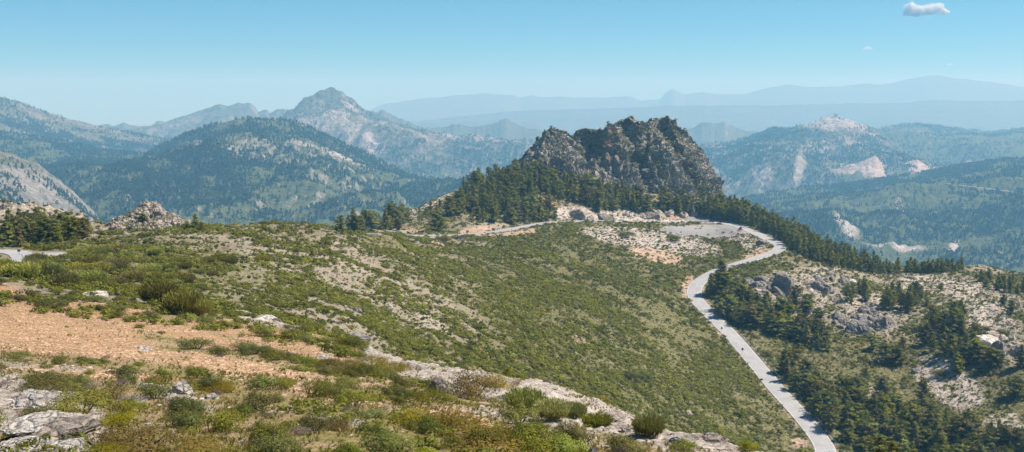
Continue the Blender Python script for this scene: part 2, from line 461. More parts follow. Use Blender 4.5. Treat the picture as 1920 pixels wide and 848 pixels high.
# rough rocky ground on the right hill and behind on the left
def blob(u, v, ru, rv, ang=0., soft=.5):
    a = math.radians(ang); x = (U - u) * math.cos(a) + (V - v) * math.sin(a); y = -(U - u) * math.sin(a) + (V - v) * math.cos(a)
    return 1 - sstep(1 - soft, 1 + soft, np.sqrt((x / ru) ** 2 + (y / rv) ** 2))
def stroke(pts, w, soft=.6):
    """distance mask round a pixel polyline; w = half width"""
    best = np.full(U.shape, 1e9)
    for (x0, y0), (x1, y1) in zip(pts[:-1], pts[1:]):
        L2 = (x1 - x0) ** 2 + (y1 - y0) ** 2
        t = np.clip(((U - x0) * (x1 - x0) + (V - y0) * (y1 - y0)) / L2, 0, 1)
        best = np.minimum(best, np.hypot(U - x0 - t * (x1 - x0), V - y0 - t * (y1 - y0)))
    return 1 - sstep(w * (1 - soft), w * (1 + soft), best)
tt = np.broadcast_to(T[:, None], U.shape)
near = (tt < 5.02); midr = (tt > 5.5) & (tt < 10.6); top = tt >= 10.4
def mx(*a):
    r = a[0]
    for b in a[1:]: r = np.maximum(r, b)
    return r
rockR = mx(blob(1500, 545, 110, 40, 12), blob(1640, 590, 90, 55, 20), blob(1850, 560, 130, 40, 18), blob(1800, 610, 60, 90, 10) * .8, blob(1900, 650, 60, 60), blob(1560, 520, 60, 20, 10)) * (~near)
rockL = mx(blob(60, 410, 150, 30), blob(270, 425, 110, 22)) * top
dz = dz + rockR * (1.6 * ridged(W0, 13, 4) + .6 * ridged(W0, 4, 3)) + rockL * (2.2 * ridged(W0, 11, 4) + .6 * ridged(W0, 3, 3))
rockN = mx(stroke([(700, 672), (780, 696), (900, 722), (1000, 750)], 24), stroke([(1000, 750), (1100, 776), (1200, 800), (1300, 824), (1420, 852), (1500, 870)], 36), blob(500, 600, 75, 14, 12), blob(60, 790, 150, 75, 15), blob(250, 553, 60, 8, 8)) * (tt < 5.3)
dz = dz + rockN * (.28 * ridged(W0, 3.2, 4) + .12 * ridged(W0, .9, 3))
P = P + np.stack([0 * dz, 0 * dz, dz], -1)

def road_blend(P, RC, half, shoulder, drop=.12):
    lo_, hi_ = RC.min(0) - 30, RC.max(0) + 30
    m = (P[..., 0] > lo_[0]) & (P[..., 0] < hi_[0]) & (P[..., 1] > lo_[1]) & (P[..., 1] < hi_[1])
    q = P[m]; bd = np.full(len(q), 1e9); bz = np.zeros(len(q))
    for s in range(0, len(RC) - 1):
        a, b = RC[s], RC[s + 1]; ab = b[:2] - a[:2]
        t = np.clip(((q[:, :2] - a[:2]) @ ab) / (ab @ ab + 1e-9), 0, 1)
        dd = np.linalg.norm(q[:, :2] - a[:2] - t[:, None] * ab, axis=1); c = dd < bd
        bd[c] = dd[c]; bz[c] = (a[2] + t * (b[2] - a[2]))[c]
    k = 1 - sstep(half, half + shoulder, bd)
    q[:, 2] = q[:, 2] * (1 - k) + (bz - drop) * k
    P[m] = q
    dist = np.full(P.shape[:2], 1e9); dist[m] = bd
    return dist
d_main = road_blend(P, road_c, 5.2, 7.)
d_left = np.minimum(road_blend(P, left_c, 4.2, 4., .1), road_blend(P, side_c, 3., 3., .1))

# ground masks (what the ground is made of)
red = mx(blob(60, 610, 200, 50, 3), blob(190, 650, 110, 22, 5), blob(-60, 590, 150, 60), blob(120, 575, 190, 12, 5) * .8, blob(350, 628, 130, 14, 12) * .75, blob(450, 622, 130, 15, 12) * .8, blob(560, 655, 110, 12, 14) * .62, blob(330, 672, 330, 18, 8) * .62, blob(560, 730, 260, 14, 12) * .5, blob(150, 700, 200, 10, 3) * .6, blob(900, 790, 200, 16, 14) * .5) * near
grass = near * (1 - .9 * rockN) * sstep(560, 600, V + .0 * U) * .85
grass = mx(grass, near * blob(450, 700, 420, 70, 12) * .9)
rock = mx(rockN * .98, rockR * .46, rockL * .5,
          blob(80, 690, 110, 10, 5) * near * .6, blob(640, 790, 120, 10, 12) * near * .55, blob(1000, 800, 160, 22, 14) * near * .62, blob(330, 745, 100, 14, 20) * near * .7, blob(1250, 825, 90, 14, 10) * near * .7,
          blob(1220, 452, 140, 22, 8) * (~near) * .8, blob(1400, 452, 55, 16, 30) * (~near) * .8, blob(1180, 440, 90, 10, 0) * (~near) * .8,
          stroke([(1050, 398), (1120, 404), (1200, 404), (1290, 408), (1330, 408)], 9) * top * .95,
          blob(1760, 540, 90, 16, 8) * (~near) * .9, blob(1850, 600, 70, 30, 30) * (~near) * .85,
          stroke([(620, 440), (720, 480), (830, 500), (900, 540)], 20) * midr * .42, blob(620, 555, 190, 70, 20) * midr * .40, blob(470, 500, 60, 60) * midr * .40, blob(800, 610, 60, 30, 20) * midr * .45,
          blob(1640, 745, 40, 16, 50) * (~near) * .6, blob(1780, 720, 90, 50, 30) * (~near) * .55, blob(1880, 800, 60, 40, 0) * (~near) * .5, blob(800, 375, 60, 22, -30) * top * .7)
clay = mx((1 - sstep(4., 7., d_main)) * sstep(2.5, 3.2, d_main) * .46, (1 - sstep(3.5, 5.5, d_left)) * .42,
          stroke([(1490, 500), (1300, 500), (1290, 520), (1282, 560)], 14) * midr * 0, blob(1266, 405, 26, 6, 0) * top * 1.0, blob(1025, 388, 20, 13, 0) * top * .9,
          stroke([(900, 444), (950, 441), (1000, 433)], 5) * (~near) * .8, blob(820, 457, 18, 5, 20) * (~near) * .9, blob(760, 432, 60, 5) * top * .6, blob(890, 431, 40, 5, -8) * top * .8,
          blob(1290, 535, 12, 22, 10) * (~near) * .9, blob(1500, 830, 22, 20, 40) * (tt > 5.5) * .6, blob(1230, 480, 60, 16, 10) * (~near) * .7, blob(1420, 475, 30, 8, -10) * (~near) * .8,
          blob(880, 560, 70, 12, 30) * midr * .42, blob(1090, 640, 30, 12, 30) * midr * .45, blob(1290, 720, 25, 10, 20) * midr * .4)
gravel = mx(blob(1320, 434, 85, 12, 0, .25), stroke([(1290, 412), (1345, 412), (1400, 424)], 5, .3), blob(744, 436, 26, 2.4) * .8) * (~near) * (tt > 9.4)
green = np.where(near, .52, np.where(midr, .55, .50)) + .18 * fbm(P, 60, 3)
green = green + .22 * sstep(850, 1000, U) * midr - .12 * blob(640, 540, 220, 90, 20) * midr - .25 * blob(1640, 570, 280, 80, 10) * (~near)
green = green - .5 * (rock > .5) - .1 * (U > 1450) * midr
# extend to below the camera and behind the crests
G = P[0]
front = []
for yy, zz in ((-60, 1.), (-8, -1.2), (3, -2.1), (7, -3.0)):
    r = G.copy(); r[:, 0] = (U[0] - CU) / FPX * (yy + 34) * 2.2 if yy < 0 else G[:, 0] * (yy + 26) / 26; r[:, 1] = yy; r[:, 2] = zz; front.append(r[None])
P = np.concatenate(front + [P], 0); nf = len(front)
pad = lambda A: np.concatenate([np.repeat(A[:1], nf, 0), A], 0)
U2, V2, TT = pad(U), pad(V), pad(tt.copy())
nb_ = 30
P = back_rows(P, 420, 330, nb_)
bz = fbm(P[-nb_:], 60, 4) * 12 * (np.arange(1, nb_ + 1) / nb_)[:, None]
P[-nb_:, :, 2] += bz
U2, V2, TT = ext(U2, nb_), ext(V2, nb_), ext(TT, nb_)
masks = {k: ext(pad(a * 1.0), nb_) for k, a in dict(red=red, grass=grass, rock=rock, clay=clay, gravel=gravel, green=green).items()}
me = np_mesh('ground', P, grid_faces(*P.shape[:2]), MAT['ground'], True, masks)
g_obj = tag(link('ground', me), 'scrubby hillside ground with red earth, grass and pale limestone', None, None, 'structure')
del g_obj['label']
ground = Sheet(U2, V2, P, P.shape[0] - nb_)
RD = ext(pad(np.minimum(d_main, d_left)), nb_)

# ------------------------------------------------------------------ roads
def ribbon(name, L, half, mat, lift=.0, smooth=True, kind='structure', offset=0.):
    t = np.gradient(L[:, :2], axis=0); t /= np.linalg.norm(t, axis=1)[:, None]
    n = np.stack([-t[:, 1], t[:, 0]], 1)
    cols = []
    for f in np.linspace(-1, 1, 7):
        q = L.copy(); q[:, :2] += n * (half * f + offset); q[:, 2] += lift + .06 * (1 - f * f); cols.append(q)
    e = []
    for f in (-1.12, 1.12):
        q = L.copy(); q[:, :2] += n * (half * f + offset); q[:, 2] += lift - .5; e.append(q)
    A = np.stack([e[0]] + cols + [e[1]], 1)
    return tag(link(name, np_mesh(name, A, grid_faces(A.shape[0], A.shape[1]), mat, False)), kind=kind)
def asphalt(name, a, b):
    m, nt = new_mat(name); N = NT(nt)
    n1 = N.noise(.25, 6, .6); n2 = N.noise(30, 3, .7)
    c = N.ramp(N.mix(.4, n1, n2), [(.3, a), (.7, b)])
    c = N.mix(N.ramp(N.voro(.22, 'Distance', 'DISTANCE_TO_EDGE'), [(0., .3), (.008, 0.)]), c, (.12, .12, .12))
    N.out(c, N.bump(n2, .3, .01), .9, .2); return m
MAT['asphalt'] = asphalt('sun_bleached_asphalt', (.26, .255, .245), (.40, .39, .37))
MAT['paint'] = plain('road_paint', (.58, .58, .56), .7, .35, 1.)
MAT['dirt'] = plain('pale_dirt', (.50, .44, .36), .95, .2, .1)
ribbon('road', road_c, 3.1, MAT['asphalt'], .02)
ribbon('road', left_c, 2.9, MAT['asphalt'], .02)
ribbon('road', side_c, 2.2, MAT['asphalt'], .012)

def strip(name, L, off, half, mat, lift):
    t = np.gradient(L[:, :2], axis=0); t /= np.linalg.norm(t, axis=1)[:, None]
    n = np.stack([-t[:, 1], t[:, 0]], 1)
    a = L.copy(); b = L.copy(); a[:, :2] += n * (off - half); b[:, :2] += n * (off + half)
    z = lift + .06 * (1 - (off / 3.1) ** 2)
    a[:, 2] += z; b[:, 2] += z
    A = np.stack([a, b], 1)
    return A
segs = []
V_, F_ = [], []; nv = 0
def add_strip(A):
    global nv
    V_.append(A.reshape(-1, 3)); F_.append(grid_faces(A.shape[0], 2) + nv); nv += A.shape[0] * 2
for k in range(0, len(road_c) - 4, 5): add_strip(strip('', road_c[k:k + 3], 0, .04, None, .03))
for off in (-2.85, 2.85): add_strip(strip('', road_c, off, .06, None, .03))
tag(link('road_markings', np_mesh('road_markings', np.concatenate(V_), np.concatenate(F_), MAT['paint'], False)), kind='structure')

# ------------------------------------------------------------------ rock masses built as lofts
def rock_loft(name, crest, dcrest, basev, dbase, mat, du=1.2, amps=((30, 5.), (9, 2.2), (3.2, .8)), blocks=((6, 1.2),), nrow=150, back=(50, 60), lat=1., recess=None, bulge=.5, redmask=None, crest_damp=.66):
    cr = np.array(crest, float); us = np.arange(cr[0, 0], cr[-1, 0], du)
    b = np.array(basev, float)
    dc = np.array(dcrest, float); db = np.array(dbase, float)
    ms = [(u, np.interp(u, cr[:, 0], cr[:, 1]) * (1 - bulge) + bulge * np.interp(u, b[:, 0], b[:, 1]), np.interp(u, db[:, 0], db[:, 1]) + (np.interp(u, dc[:, 0], dc[:, 1]) - np.interp(u, db[:, 0], db[:, 1])) * .55) for u in np.linspace(us[0], us[-1], 30)]
    l0 = [(u, v, np.interp(u, db[:, 0], db[:, 1])) for u, v in basev]
    l2 = [(u, v, np.interp(u, dc[:, 0], dc[:, 1])) for u, v in crest]
    U_, V_, D_, T_ = loft([l0, ms, l2], us, [nrow // 2, nrow // 2], [9, 9, 3])
    if recess is not None: D_ = D_ * (1 + recess(U_, V_))
    Pq = world(U_, V_, D_)
    nb = 24
    Pq = back_rows(Pq, back[0], back[1], nb)
    Nn = normals(Pq)
    if np.mean(Nn[:nrow, :, 1]) > 0: Nn = -Nn
    h = 0
    tq = ext(np.broadcast_to(T_[:, None], U_.shape), nb) / 2.
    dm = lambda s: 1 - crest_damp * sstep(.62, .95, tq) * (1. if s > 6 else .35)
    for s, a in amps: h = h + a * dm(s) * (ridged(Pq, s, 4, .55) - .1)
    for s, a in blocks:
        f1, f2, val = cells(Pq * [1, 1, 1.4], s); h = h + dm(s) * (a * (val - .5) + a * .6 * np.clip(1 - f1 * 1.2, -.6, 1))
    h = h - h[:nrow].mean()
    ew = np.minimum(1, np.arange(len(us)) / 6.) * np.minimum(1, np.arange(len(us))[::-1] / 6.)
    h = h * (.25 + .75 * ew)[None]
    Pn = Pq + Nn * h[..., None]
    at = {'red': ext(redmask(U_, V_), nb) if redmask else np.zeros(Pn.shape[:2])}
    me = np_mesh(name, Pn, grid_faces(*Pn.shape[:2]), mat, False, at)
    return link(name, me), Sheet(ext(U_, nb), ext(V_, nb), Pn, Pn.shape[0] - nb)

crag_crest = [(850, 372), (880, 350), (910, 335), (940, 318), (960, 300), (977, 288), (990, 271), (1004, 256), (1018, 243), (1031, 237), (1052, 238), (1066, 242), (1072, 249), (1079, 242), (1096, 239), (1113, 241), (1130, 241), (1133, 227), (1141, 223), (1148, 231), (1165, 221),
              (1182, 214), (1196, 218), (1208, 225), (1220, 218), (1237, 222), (1252, 215), (1271, 224), (1288, 240), (1301, 257), (1319, 272), (1330, 290), (1341, 311), (1351, 338), (1360, 362), (1372, 392)]
crag_base = [(850, 400), (900, 405), (1000, 420), (1100, 425), (1200, 425), (1300, 420), (1372, 415)]
def recess(u, v):
    f = np.exp(-((u - 1105) / 32) ** 2) * np.exp(-((v - 285) / 40) ** 2) * .025
    f = f + np.exp(-((u - 1175 - (v - 240) * .35) / 14) ** 2) * .012 + np.exp(-((u - 1245 - (v - 240) * .5) / 12) ** 2) * .010
    return f
crag_o, crag = rock_loft('crag', crag_crest, [(850, 735), (950, 765), (1050, 780), (1180, 800), (1280, 790), (1368, 765)], crag_base, [(850, 722), (1000, 728), (1200, 734), (1368, 738)],
                 MAT['crag'], 1.1, ((38, 5.), (15, 4.6), (6., 3.0), (2.4, 1.2)), ((11, 2.8), (4.5, 2.2), (2.2, .9)), 240, (70, 90), recess=recess, bulge=.55,
                 redmask=lambda u, v: np.exp(-((u - 1140) / 11) ** 2) * np.exp(-((v - 262) / 20) ** 2))
tag(crag_o, kind='structure')

pin_crest = [(168, 446), (180, 440), (195, 428), (215, 416), (235, 402), (250, 393), (256, 384), (268, 376), (280, 375), (292, 374), (298, 381), (301, 392), (312, 401), (325, 407), (342, 417), (352, 427), (368, 440)]
pin_crest = [(270 + (u - 270) * (1.28 if v > 398 else 1.1), v - (2 if 200 < u < 350 else 0)) for u, v in pin_crest]
pin_o, pin = rock_loft('rock_outcrop', pin_crest, [(168, 322), (280, 332), (368, 330)], [(130, 450), (250, 452), (400, 448)], [(130, 306), (400, 312)], MAT['pale_rock'], .8,
                 ((12, 2.0), (4.5, 1.2), (1.6, .4)), ((3.6, 1.3), (1.4, .5)), 110, (26, 30), bulge=.45)
tag(pin_o, 'pale jagged limestone outcrop standing like a castle on the left crest', 'rock outcrop')

def rand_unit(n, r):
    v = r.normal(size=(n, 3)); return v / np.linalg.norm(v, axis=1)[:, None]

def boulder_mesh(seed, sub=4, mat=None, flat=.7, rough=1.):
    bm = bmesh.new(); bmesh.ops.create_icosphere(bm, subdivisions=sub, radius=1)
    co = np.array([v.co[:] for v in bm.verts]); F = np.array([[v.index for v in f.verts] for f in bm.faces]); bm.free()
    o = seed * 13.7
    rs = np.random.default_rng(seed); pl = rand_unit(15, rs); pd = rs.uniform(.62, 1.0, 15)
    dots = np.clip(co @ pl.T, .08, 1); r = np.minimum(1.35, (pd[None] / dots).min(1))
    r = r + rough * (.14 * fbm(co + o, .7, 4) + .10 * ridged(co + o, .33, 4))
    f1, f2, val = cells(co + o, .5)
    r = r + rough * (.12 * (val - .5) - .35 * np.clip(.12 - (f2 - f1), 0, 1))
    co = co * r[:, None]; co[:, 2] *= flat
    co[:, 2] = np.maximum(co[:, 2], -.35)
    return np_mesh('boulder', co, F, mat, False, {'red': np.zeros(len(co))})

# ------------------------------------------------------------------ far mountains
MAT['m_green'] = mountain_material('wooded_mountain', (.060, .080, .030), (.125, .140, .060), (.27, .25, .20), (.56, .50, .44), .42, .7)
MAT['m_grey'] = mountain_material('bare_mountain', (.085, .095, .050), (.17, .165, .10), (.27, .25, .21), (.46, .42, .37), .72, .7)
MAT['m_peak'] = mountain_material('rocky_peak', (.055, .070, .035), (.125, .130, .068), (.215, .20, .175), (.48, .44, .40), .5, .7)
MAT['m_pale'] = mountain_material('eroded_mountain', (.16, .15, .09), (.26, .23, .17), (.42, .35, .29), (.56, .46, .38), .95, .8)
MAT['far'] = mountain_material('distant_range', (.07, .09, .06), (.13, .14, .09), (.25, .24, .21), (.4, .38, .34), .4, .4)
MAT['plain'] = mountain_material('distant_plain', (.17, .18, .12), (.27, .27, .19), (.30, .29, .24), (.4, .38, .34), .4, .2)

far_scale = 1.5
def mountain(name, crest, mids, base, mat, du=2.2, rows=(110, 110), amps=((700, 60.), (230, 22.), (70, 7.)), back=(900, 500), pale=None, win=1):
    rough_crest = 1. if mat in (MAT['m_peak'], MAT['m_pale']) else .7 if mat is MAT['far'] else .3
    us = np.arange(crest[0][0], crest[-1][0], du)
    if far_scale != 1:
        crest, base = [[(u, v, d_ * far_scale) for u, v, d_ in l] for l in (crest, base)]; mids = [[(u, v, d_ * far_scale) for u, v, d_ in l] for l in mids]
        amps = [(s * far_scale, q * far_scale * 1.15) for s, q in amps] + [(30. * far_scale, 3.6 * far_scale)]; back = (back[0] * far_scale, back[1] * far_scale)
    if rough_crest:
        cu = np.arange(crest[0][0], crest[-1][0], 2.); cp = np.array(crest, float)
        q3 = np.stack([cu, 0 * cu + cp[0, 1], 0 * cu], -1)
        cv = np.interp(cu, cp[:, 0], cp[:, 1]) - rough_crest * (2.4 * ridged(q3, 26, 2) + 1.3 * fbm(q3, 6, 3))
        crest = list(zip(cu, cv, np.interp(cu, cp[:, 0], cp[:, 2])))
    lines = [base] + mids + [crest]
    rw = list(rows)[:len(lines) - 1]
    U_, V_, D_, T_ = loft(lines, us, rw, [41] + [31] * len(mids) + [win])
    Pq = world(U_, V_, D_); Pq = back_rows(Pq, back[0], back[1], 16)
    Nn = normals(Pq)
    if np.mean(Nn[:sum(rw), :, 1]) > 0: Nn = -Nn
    h = 0
    tpar = ext(np.broadcast_to(T_[:, None], U_.shape), 16) / (len(lines) - 1)
    for s, a in amps:
        r_ = ridged(Pq * [1, 1, .55], s, 5, .52)
        h = h + a * (r_ - .15) * (1 - (.97 if s > 110 else .25) * sstep(.45 if len(lines) == 3 else .1, .94, tpar))
    Pn = Pq + Nn * h[..., None]
    Ue, Ve = ext(U_, 16), ext(V_, 16)
    pl = pale(Ue, Ve) if pale else np.zeros(Ue.shape)
    me = np_mesh(name, Pn, grid_faces(*Pn.shape[:2]), mat, True, {'pale': pl})
    o = tag(link(name, me), kind='structure')
    return Sheet(Ue, Ve, Pn, Pn.shape[0] - 16)

def bl(u, v, ru, rv, ang=0., soft=.5):
    def f(U, V):
        a = math.radians(ang); x = (U - u) * math.cos(a) + (V - v) * math.sin(a); y = -(U - u) * math.sin(a) + (V - v) * math.cos(a)
        return 1 - sstep(1 - soft, 1 + soft, np.sqrt((x / ru) ** 2 + (y / rv) ** 2))
    return f
def mxf(*fs):
    return lambda U, V: np.maximum.reduce([(f(U, V) if not isinstance(f, tuple) else f[0](U, V) * f[1]) for f in fs])

HB = 'mountain'
def C3(pts, d):   # crest with one distance or a list
    if not hasattr(d, '__len__'): return [(u, v, d) for u, v in pts]
    dd = np.array(d, float)
    return [(u, v, float(np.interp(u, dd[:, 0], dd[:, 1]))) for u, v in pts]
mA = mountain(HB, C3([(-330, 170), (-150, 240), (0, 284), (60, 303), (120, 348), (165, 390), (200, 424), (260, 470)], [(-330, 1450), (260, 1650)]),
              [[(-330, 330, 1300), (0, 360, 1400), (120, 405, 1480), (260, 490, 1550)]], [(-330, 560, 1000), (260, 560, 1200)],
              MAT['m_grey'], 2., (80, 80), ((260, 12.), (80, 5.), (24, 2.)), (500, 400), mxf((bl(60, 350, 60, 22, 35), .42), (bl(130, 382, 45, 10, 45), .55)))
mB = mountain(HB, C3([(-330, 215), (-100, 236), (0, 249), (100, 263), (200, 286), (270, 291), (300, 278), (330, 263), (360, 250), (400, 237), (440, 228), (470, 226), (500, 226), (540, 230), (570, 240), (600, 254), (650, 276), (700, 298), (760, 330), (850, 347), (950, 352), (1060, 362)],
                     [(-330, 2900), (200, 2850), (330, 2500), (440, 2350), (600, 2450), (800, 2500), (1060, 2600)]),
              [[(-330, 380, 1900), (100, 350, 2150), (200, 370, 1850), (330, 345, 2000), (470, 310, 2050), (600, 330, 2100), (760, 380, 2050), (1060, 410, 2100)]],
              [(-330, 520, 1500), (200, 500, 1450), (500, 500, 1400), (1060, 520, 1500)], MAT['m_green'], 2., (130, 110), ((560, 46.), (170, 20.), (45, 6.)), (700, 400),
              mxf((bl(362, 284, 34, 18, -15), .66), (bl(335, 300, 24, 8, -30), .6), (bl(595, 298, 70, 14, 22), .58), (bl(640, 318, 60, 9, 15), .6), (bl(470, 320, 60, 22, 0), .42), (bl(560, 400, 70, 22, 5), .25)))
mC = mountain(HB, C3([(-330, 90), (0, 184), (40, 194), (60, 203), (120, 222), (150, 230), (190, 239), (250, 251), (300, 259), (345, 264), (420, 277), (520, 300)], [(-330, 3300), (250, 3900), (520, 4100)]),
              [[(-330, 250, 2900), (0, 245, 3200), (150, 260, 3500), (330, 275, 3600), (520, 310, 3800)]], [(-330, 380, 2400), (520, 400, 3000)], MAT['m_grey'], 2.2, (70, 80), ((800, 34.), (240, 12.), (70, 4.)), (900, 500),
              mxf((bl(50, 225, 70, 16, 15), .38)))
mD = mountain(HB, C3([(190, 262), (230, 252), (280, 241), (300, 235), (340, 221), (375, 210), (392, 206), (412, 200), (425, 203), (445, 198), (465, 197), (476, 203), (484, 212), (498, 211), (505, 216), (520, 209), (545, 208), (600, 222), (720, 260)], 5300),
              [[(190, 275, 4900), (400, 245, 4900), (720, 280, 5000)]], [(190, 360, 4200), (720, 360, 4200)], MAT['m_peak'], 2.2, (60, 60), ((700, 60.), (230, 32.), (70, 12.)), (1200, 600), mxf((bl(350, 240, 60, 10, -15), .42)))
mE = mountain(HB, C3([(560, 262), (640, 226), (690, 213), (698, 211), (706, 214), (715, 208), (727, 214), (745, 223), (770, 232), (790, 242), (830, 258), (900, 275)], 5400), [], [(560, 360, 4600), (900, 360, 4600)], MAT['m_peak'], 2.2, (90,), ((500, 30.), (160, 14.), (60, 6.)), (1200, 600))
mF = mountain(HB, C3([(380, 345), (440, 300), (500, 245), (530, 222), (545, 208), (560, 197), (575, 188), (585, 179), (594, 180), (604, 173), (617, 168), (628, 172), (640, 176), (655, 187), (668, 197), (680, 207), (692, 213), (720, 223), (760, 239), (800, 253), (840, 259), (880, 263), (930, 270), (985, 266), (1040, 272), (1200, 285), (1400, 320)],
                     [(380, 3500), (617, 4200), (720, 4150), (1400, 4400)]),
              [[(380, 380, 3100), (500, 320, 3300), (617, 262, 3650), (720, 280, 3600), (850, 295, 3650), (1000, 292, 3900), (1400, 340, 3900)]], [(380, 470, 2700), (1400, 470, 2800)], MAT['m_peak'], 1.9, (110, 110), ((620, 60.), (200, 34.), (62, 12.)), (1000, 800),
              mxf((bl(590, 215, 40, 16, -55), .40), (bl(655, 205, 26, 7, 40), .6), (bl(600, 265, 60, 30, 20), .44), (bl(560, 232, 22, 26, 0), .36), (bl(640, 240, 44, 20, 20), .5), (bl(700, 250, 60, 14, 25), .42), (bl(760, 275, 90, 14, 15), .42), (bl(700, 292, 26, 7, 30), .9), (bl(900, 283, 130, 10, 5), .5), (bl(660, 262, 16, 30, 10), .52)))
mG = mountain(HB, C3([(690, 275), (760, 256), (790, 243), (815, 241), (832, 242), (850, 235), (862, 235), (880, 240), (900, 239), (920, 236), (935, 230), (948, 224), (958, 229), (970, 236), (990, 242), (1010, 245), (1100, 262), (1180, 268), (1250, 256), (1285, 243), (1305, 239), (1315, 232), (1330, 231), (1345, 232), (1358, 231), (1372, 238), (1395, 246), (1440, 252), (1500, 262), (1600, 280)], 5300),
              [], [(690, 340, 4700), (1600, 340, 4700)], MAT['m_peak'], 2.2, (80,), ((900, 50.), (300, 22.), (100, 8.)), (1500, 500))
mH = mountain(HB, C3([(1480, 300), (1560, 262), (1600, 250), (1640, 243), (1660, 238), (1700, 233), (1725, 233), (1750, 236), (1800, 243), (1830, 247), (1860, 250), (1900, 244), (1950, 240), (2200, 232)], 4600),
              [[(1480, 320, 4000), (1700, 290, 4000), (1850, 285, 3900), (2200, 280, 3900)]], [(1480, 420, 3300), (2200, 420, 3300)], MAT['m_green'], 2.2, (70, 70), ((700, 56.), (220, 26.), (70, 8.)), (1500, 600), mxf((bl(1740, 262, 30, 8, 40), .38)))
mI = mountain(HB, C3([(1180, 330), (1260, 296), (1310, 277), (1335, 272), (1360, 270), (1400, 262), (1430, 252), (1450, 244), (1470, 246), (1490, 243), (1510, 238), (1540, 226), (1556, 221), (1569, 219), (1590, 228), (1610, 236), (1640, 244), (1665, 264), (1700, 292), (1760, 318), (1900, 350)], [(1180, 4000), (1569, 3800), (1900, 3600)]),
              [[(1180, 370, 3300), (1310, 330, 3300), (1450, 300, 3250), (1569, 268, 3450), (1700, 320, 3200), (1900, 370, 3000)]], [(1180, 520, 2500), (1900, 520, 2500)], MAT['m_peak'], 1.9, (120, 100), ((520, 46.), (170, 28.), (55, 9.)), (1100, 700),
              mxf((bl(1565, 240, 62, 22, 5), .68), (bl(1620, 252, 40, 12, 20), .6), (bl(1600, 300, 90, 8, 18), .45), (bl(1490, 350, 12, 40, 10), .58), (bl(1430, 350, 22, 26, -20), .46), (bl(1370, 275, 50, 8, 0), .5), (bl(1420, 300, 90, 30, 20), .41), (bl(1530, 290, 80, 20, -10), .44), (bl(1620, 290, 60, 14, 20), .48), (bl(1350, 340, 50, 40, 30), .4), (bl(1560, 320, 50, 14, 30), .42)))
mJ = mountain(HB, C3([(1500, 350), (1560, 322), (1600, 311), (1625, 303), (1640, 297), (1652, 303), (1665, 311), (1690, 312), (1705, 307), (1720, 306), (1735, 312), (1750, 319), (1775, 319), (1795, 312), (1812, 306), (1840, 312), (1900, 330)], 3100),
              [], [(1500, 430, 2700), (1900, 430, 2700)], MAT['m_pale'], 1.8, (80,), ((160, 12.), (60, 8.), (24, 3.)), (500, 300), mxf((bl(1700, 322, 110, 16, 0), .7)))
mK = mountain(HB, C3([(1250, 470), (1330, 402), (1400, 374), (1450, 362), (1500, 356), (1560, 351), (1600, 347), (1680, 334), (1740, 326), (1790, 313), (1850, 306), (1920, 299), (2200, 280)], [(1250, 2500), (1600, 2700), (2200, 2500)]),
              [[(1250, 520, 1900), (1450, 430, 2050), (1700, 400, 2050), (1920, 390, 1900), (2200, 380, 1800)]], [(1250, 640, 1300), (2200, 640, 1300)], MAT['m_green'], 1.9, (130, 90), ((460, 40.), (140, 17.), (40, 5.)), (900, 500),
              mxf((bl(1590, 462, 34, 16, 30), .62), (bl(1680, 490, 70, 12, 5), .62), (bl(1690, 405, 18, 8, 60), .5), (bl(1790, 478, 8, 26, 15), .7), (bl(1500, 470, 60, 14, 30), .45), (bl(1800, 420, 70, 20, 10), .25)))
trk = [mK.hit(u, v) for u, v in ((1738, 330), (1742, 336), (1756, 342), (1775, 345), (1800, 348), (1830, 352), (1860, 358), (1890, 362), (1930, 364), (1980, 366))]
trk = np.array([p for p in trk if p is not None])
if len(trk) > 3: ribbon('dirt_track', resample(trk, 12., 3), 2.6, MAT['dirt'], 3.)
far_scale = 1
far_amp = ((4000, 130.), (1200, 45.), (400, 14.))
mountain('distant_range', C3([(600, 250), (760, 232), (900, 216), (960, 210), (1000, 208), (1100, 206), (1180, 203), (1250, 199), (1330, 199), (1400, 198), (1440, 199), (1500, 197), (1600, 195), (1680, 195), (1750, 189), (1800, 190), (1920, 190), (2200, 192)], 12500), [], [(600, 262, 11000), (2200, 262, 11000)], MAT['far'], 4., (50,), far_amp, (2000, 500))
mountain('distant_range', C3([(560, 240), (640, 222), (690, 209), (720, 196), (760, 191), (800, 185), (830, 183), (860, 180), (900, 177), (915, 176), (960, 180), (980, 184), (1000, 180), (1012, 184), (1050, 182), (1080, 184), (1130, 184), (1180, 182), (1200, 190), (1238, 187), (1250, 174), (1262, 168), (1272, 174), (1284, 178), (1320, 174), (1350, 178), (1400, 178), (1420, 171), (1440, 166), (1480, 160), (1510, 164), (1550, 164), (1590, 162), (1620, 158), (1650, 160), (1680, 155), (1700, 150), (1720, 146), (1740, 143), (1760, 142), (1790, 148), (1820, 150), (1860, 155), (1920, 164), (2200, 190)], 17000), [], [(560, 250, 15500), (2200, 250, 15500)], MAT['far'], 4., (50,), far_amp, (1500, 500))
mountain('distant_range', C3([(150, 245), (190, 236), (200, 234), (215, 237), (232, 231), (245, 236), (262, 238), (290, 236), (330, 244), (420, 250)], 8600), [], [(150, 290, 8000), (420, 290, 8000)], MAT['far'], 3., (40,), ((900, 40.), (300, 15.)), (1500, 400))
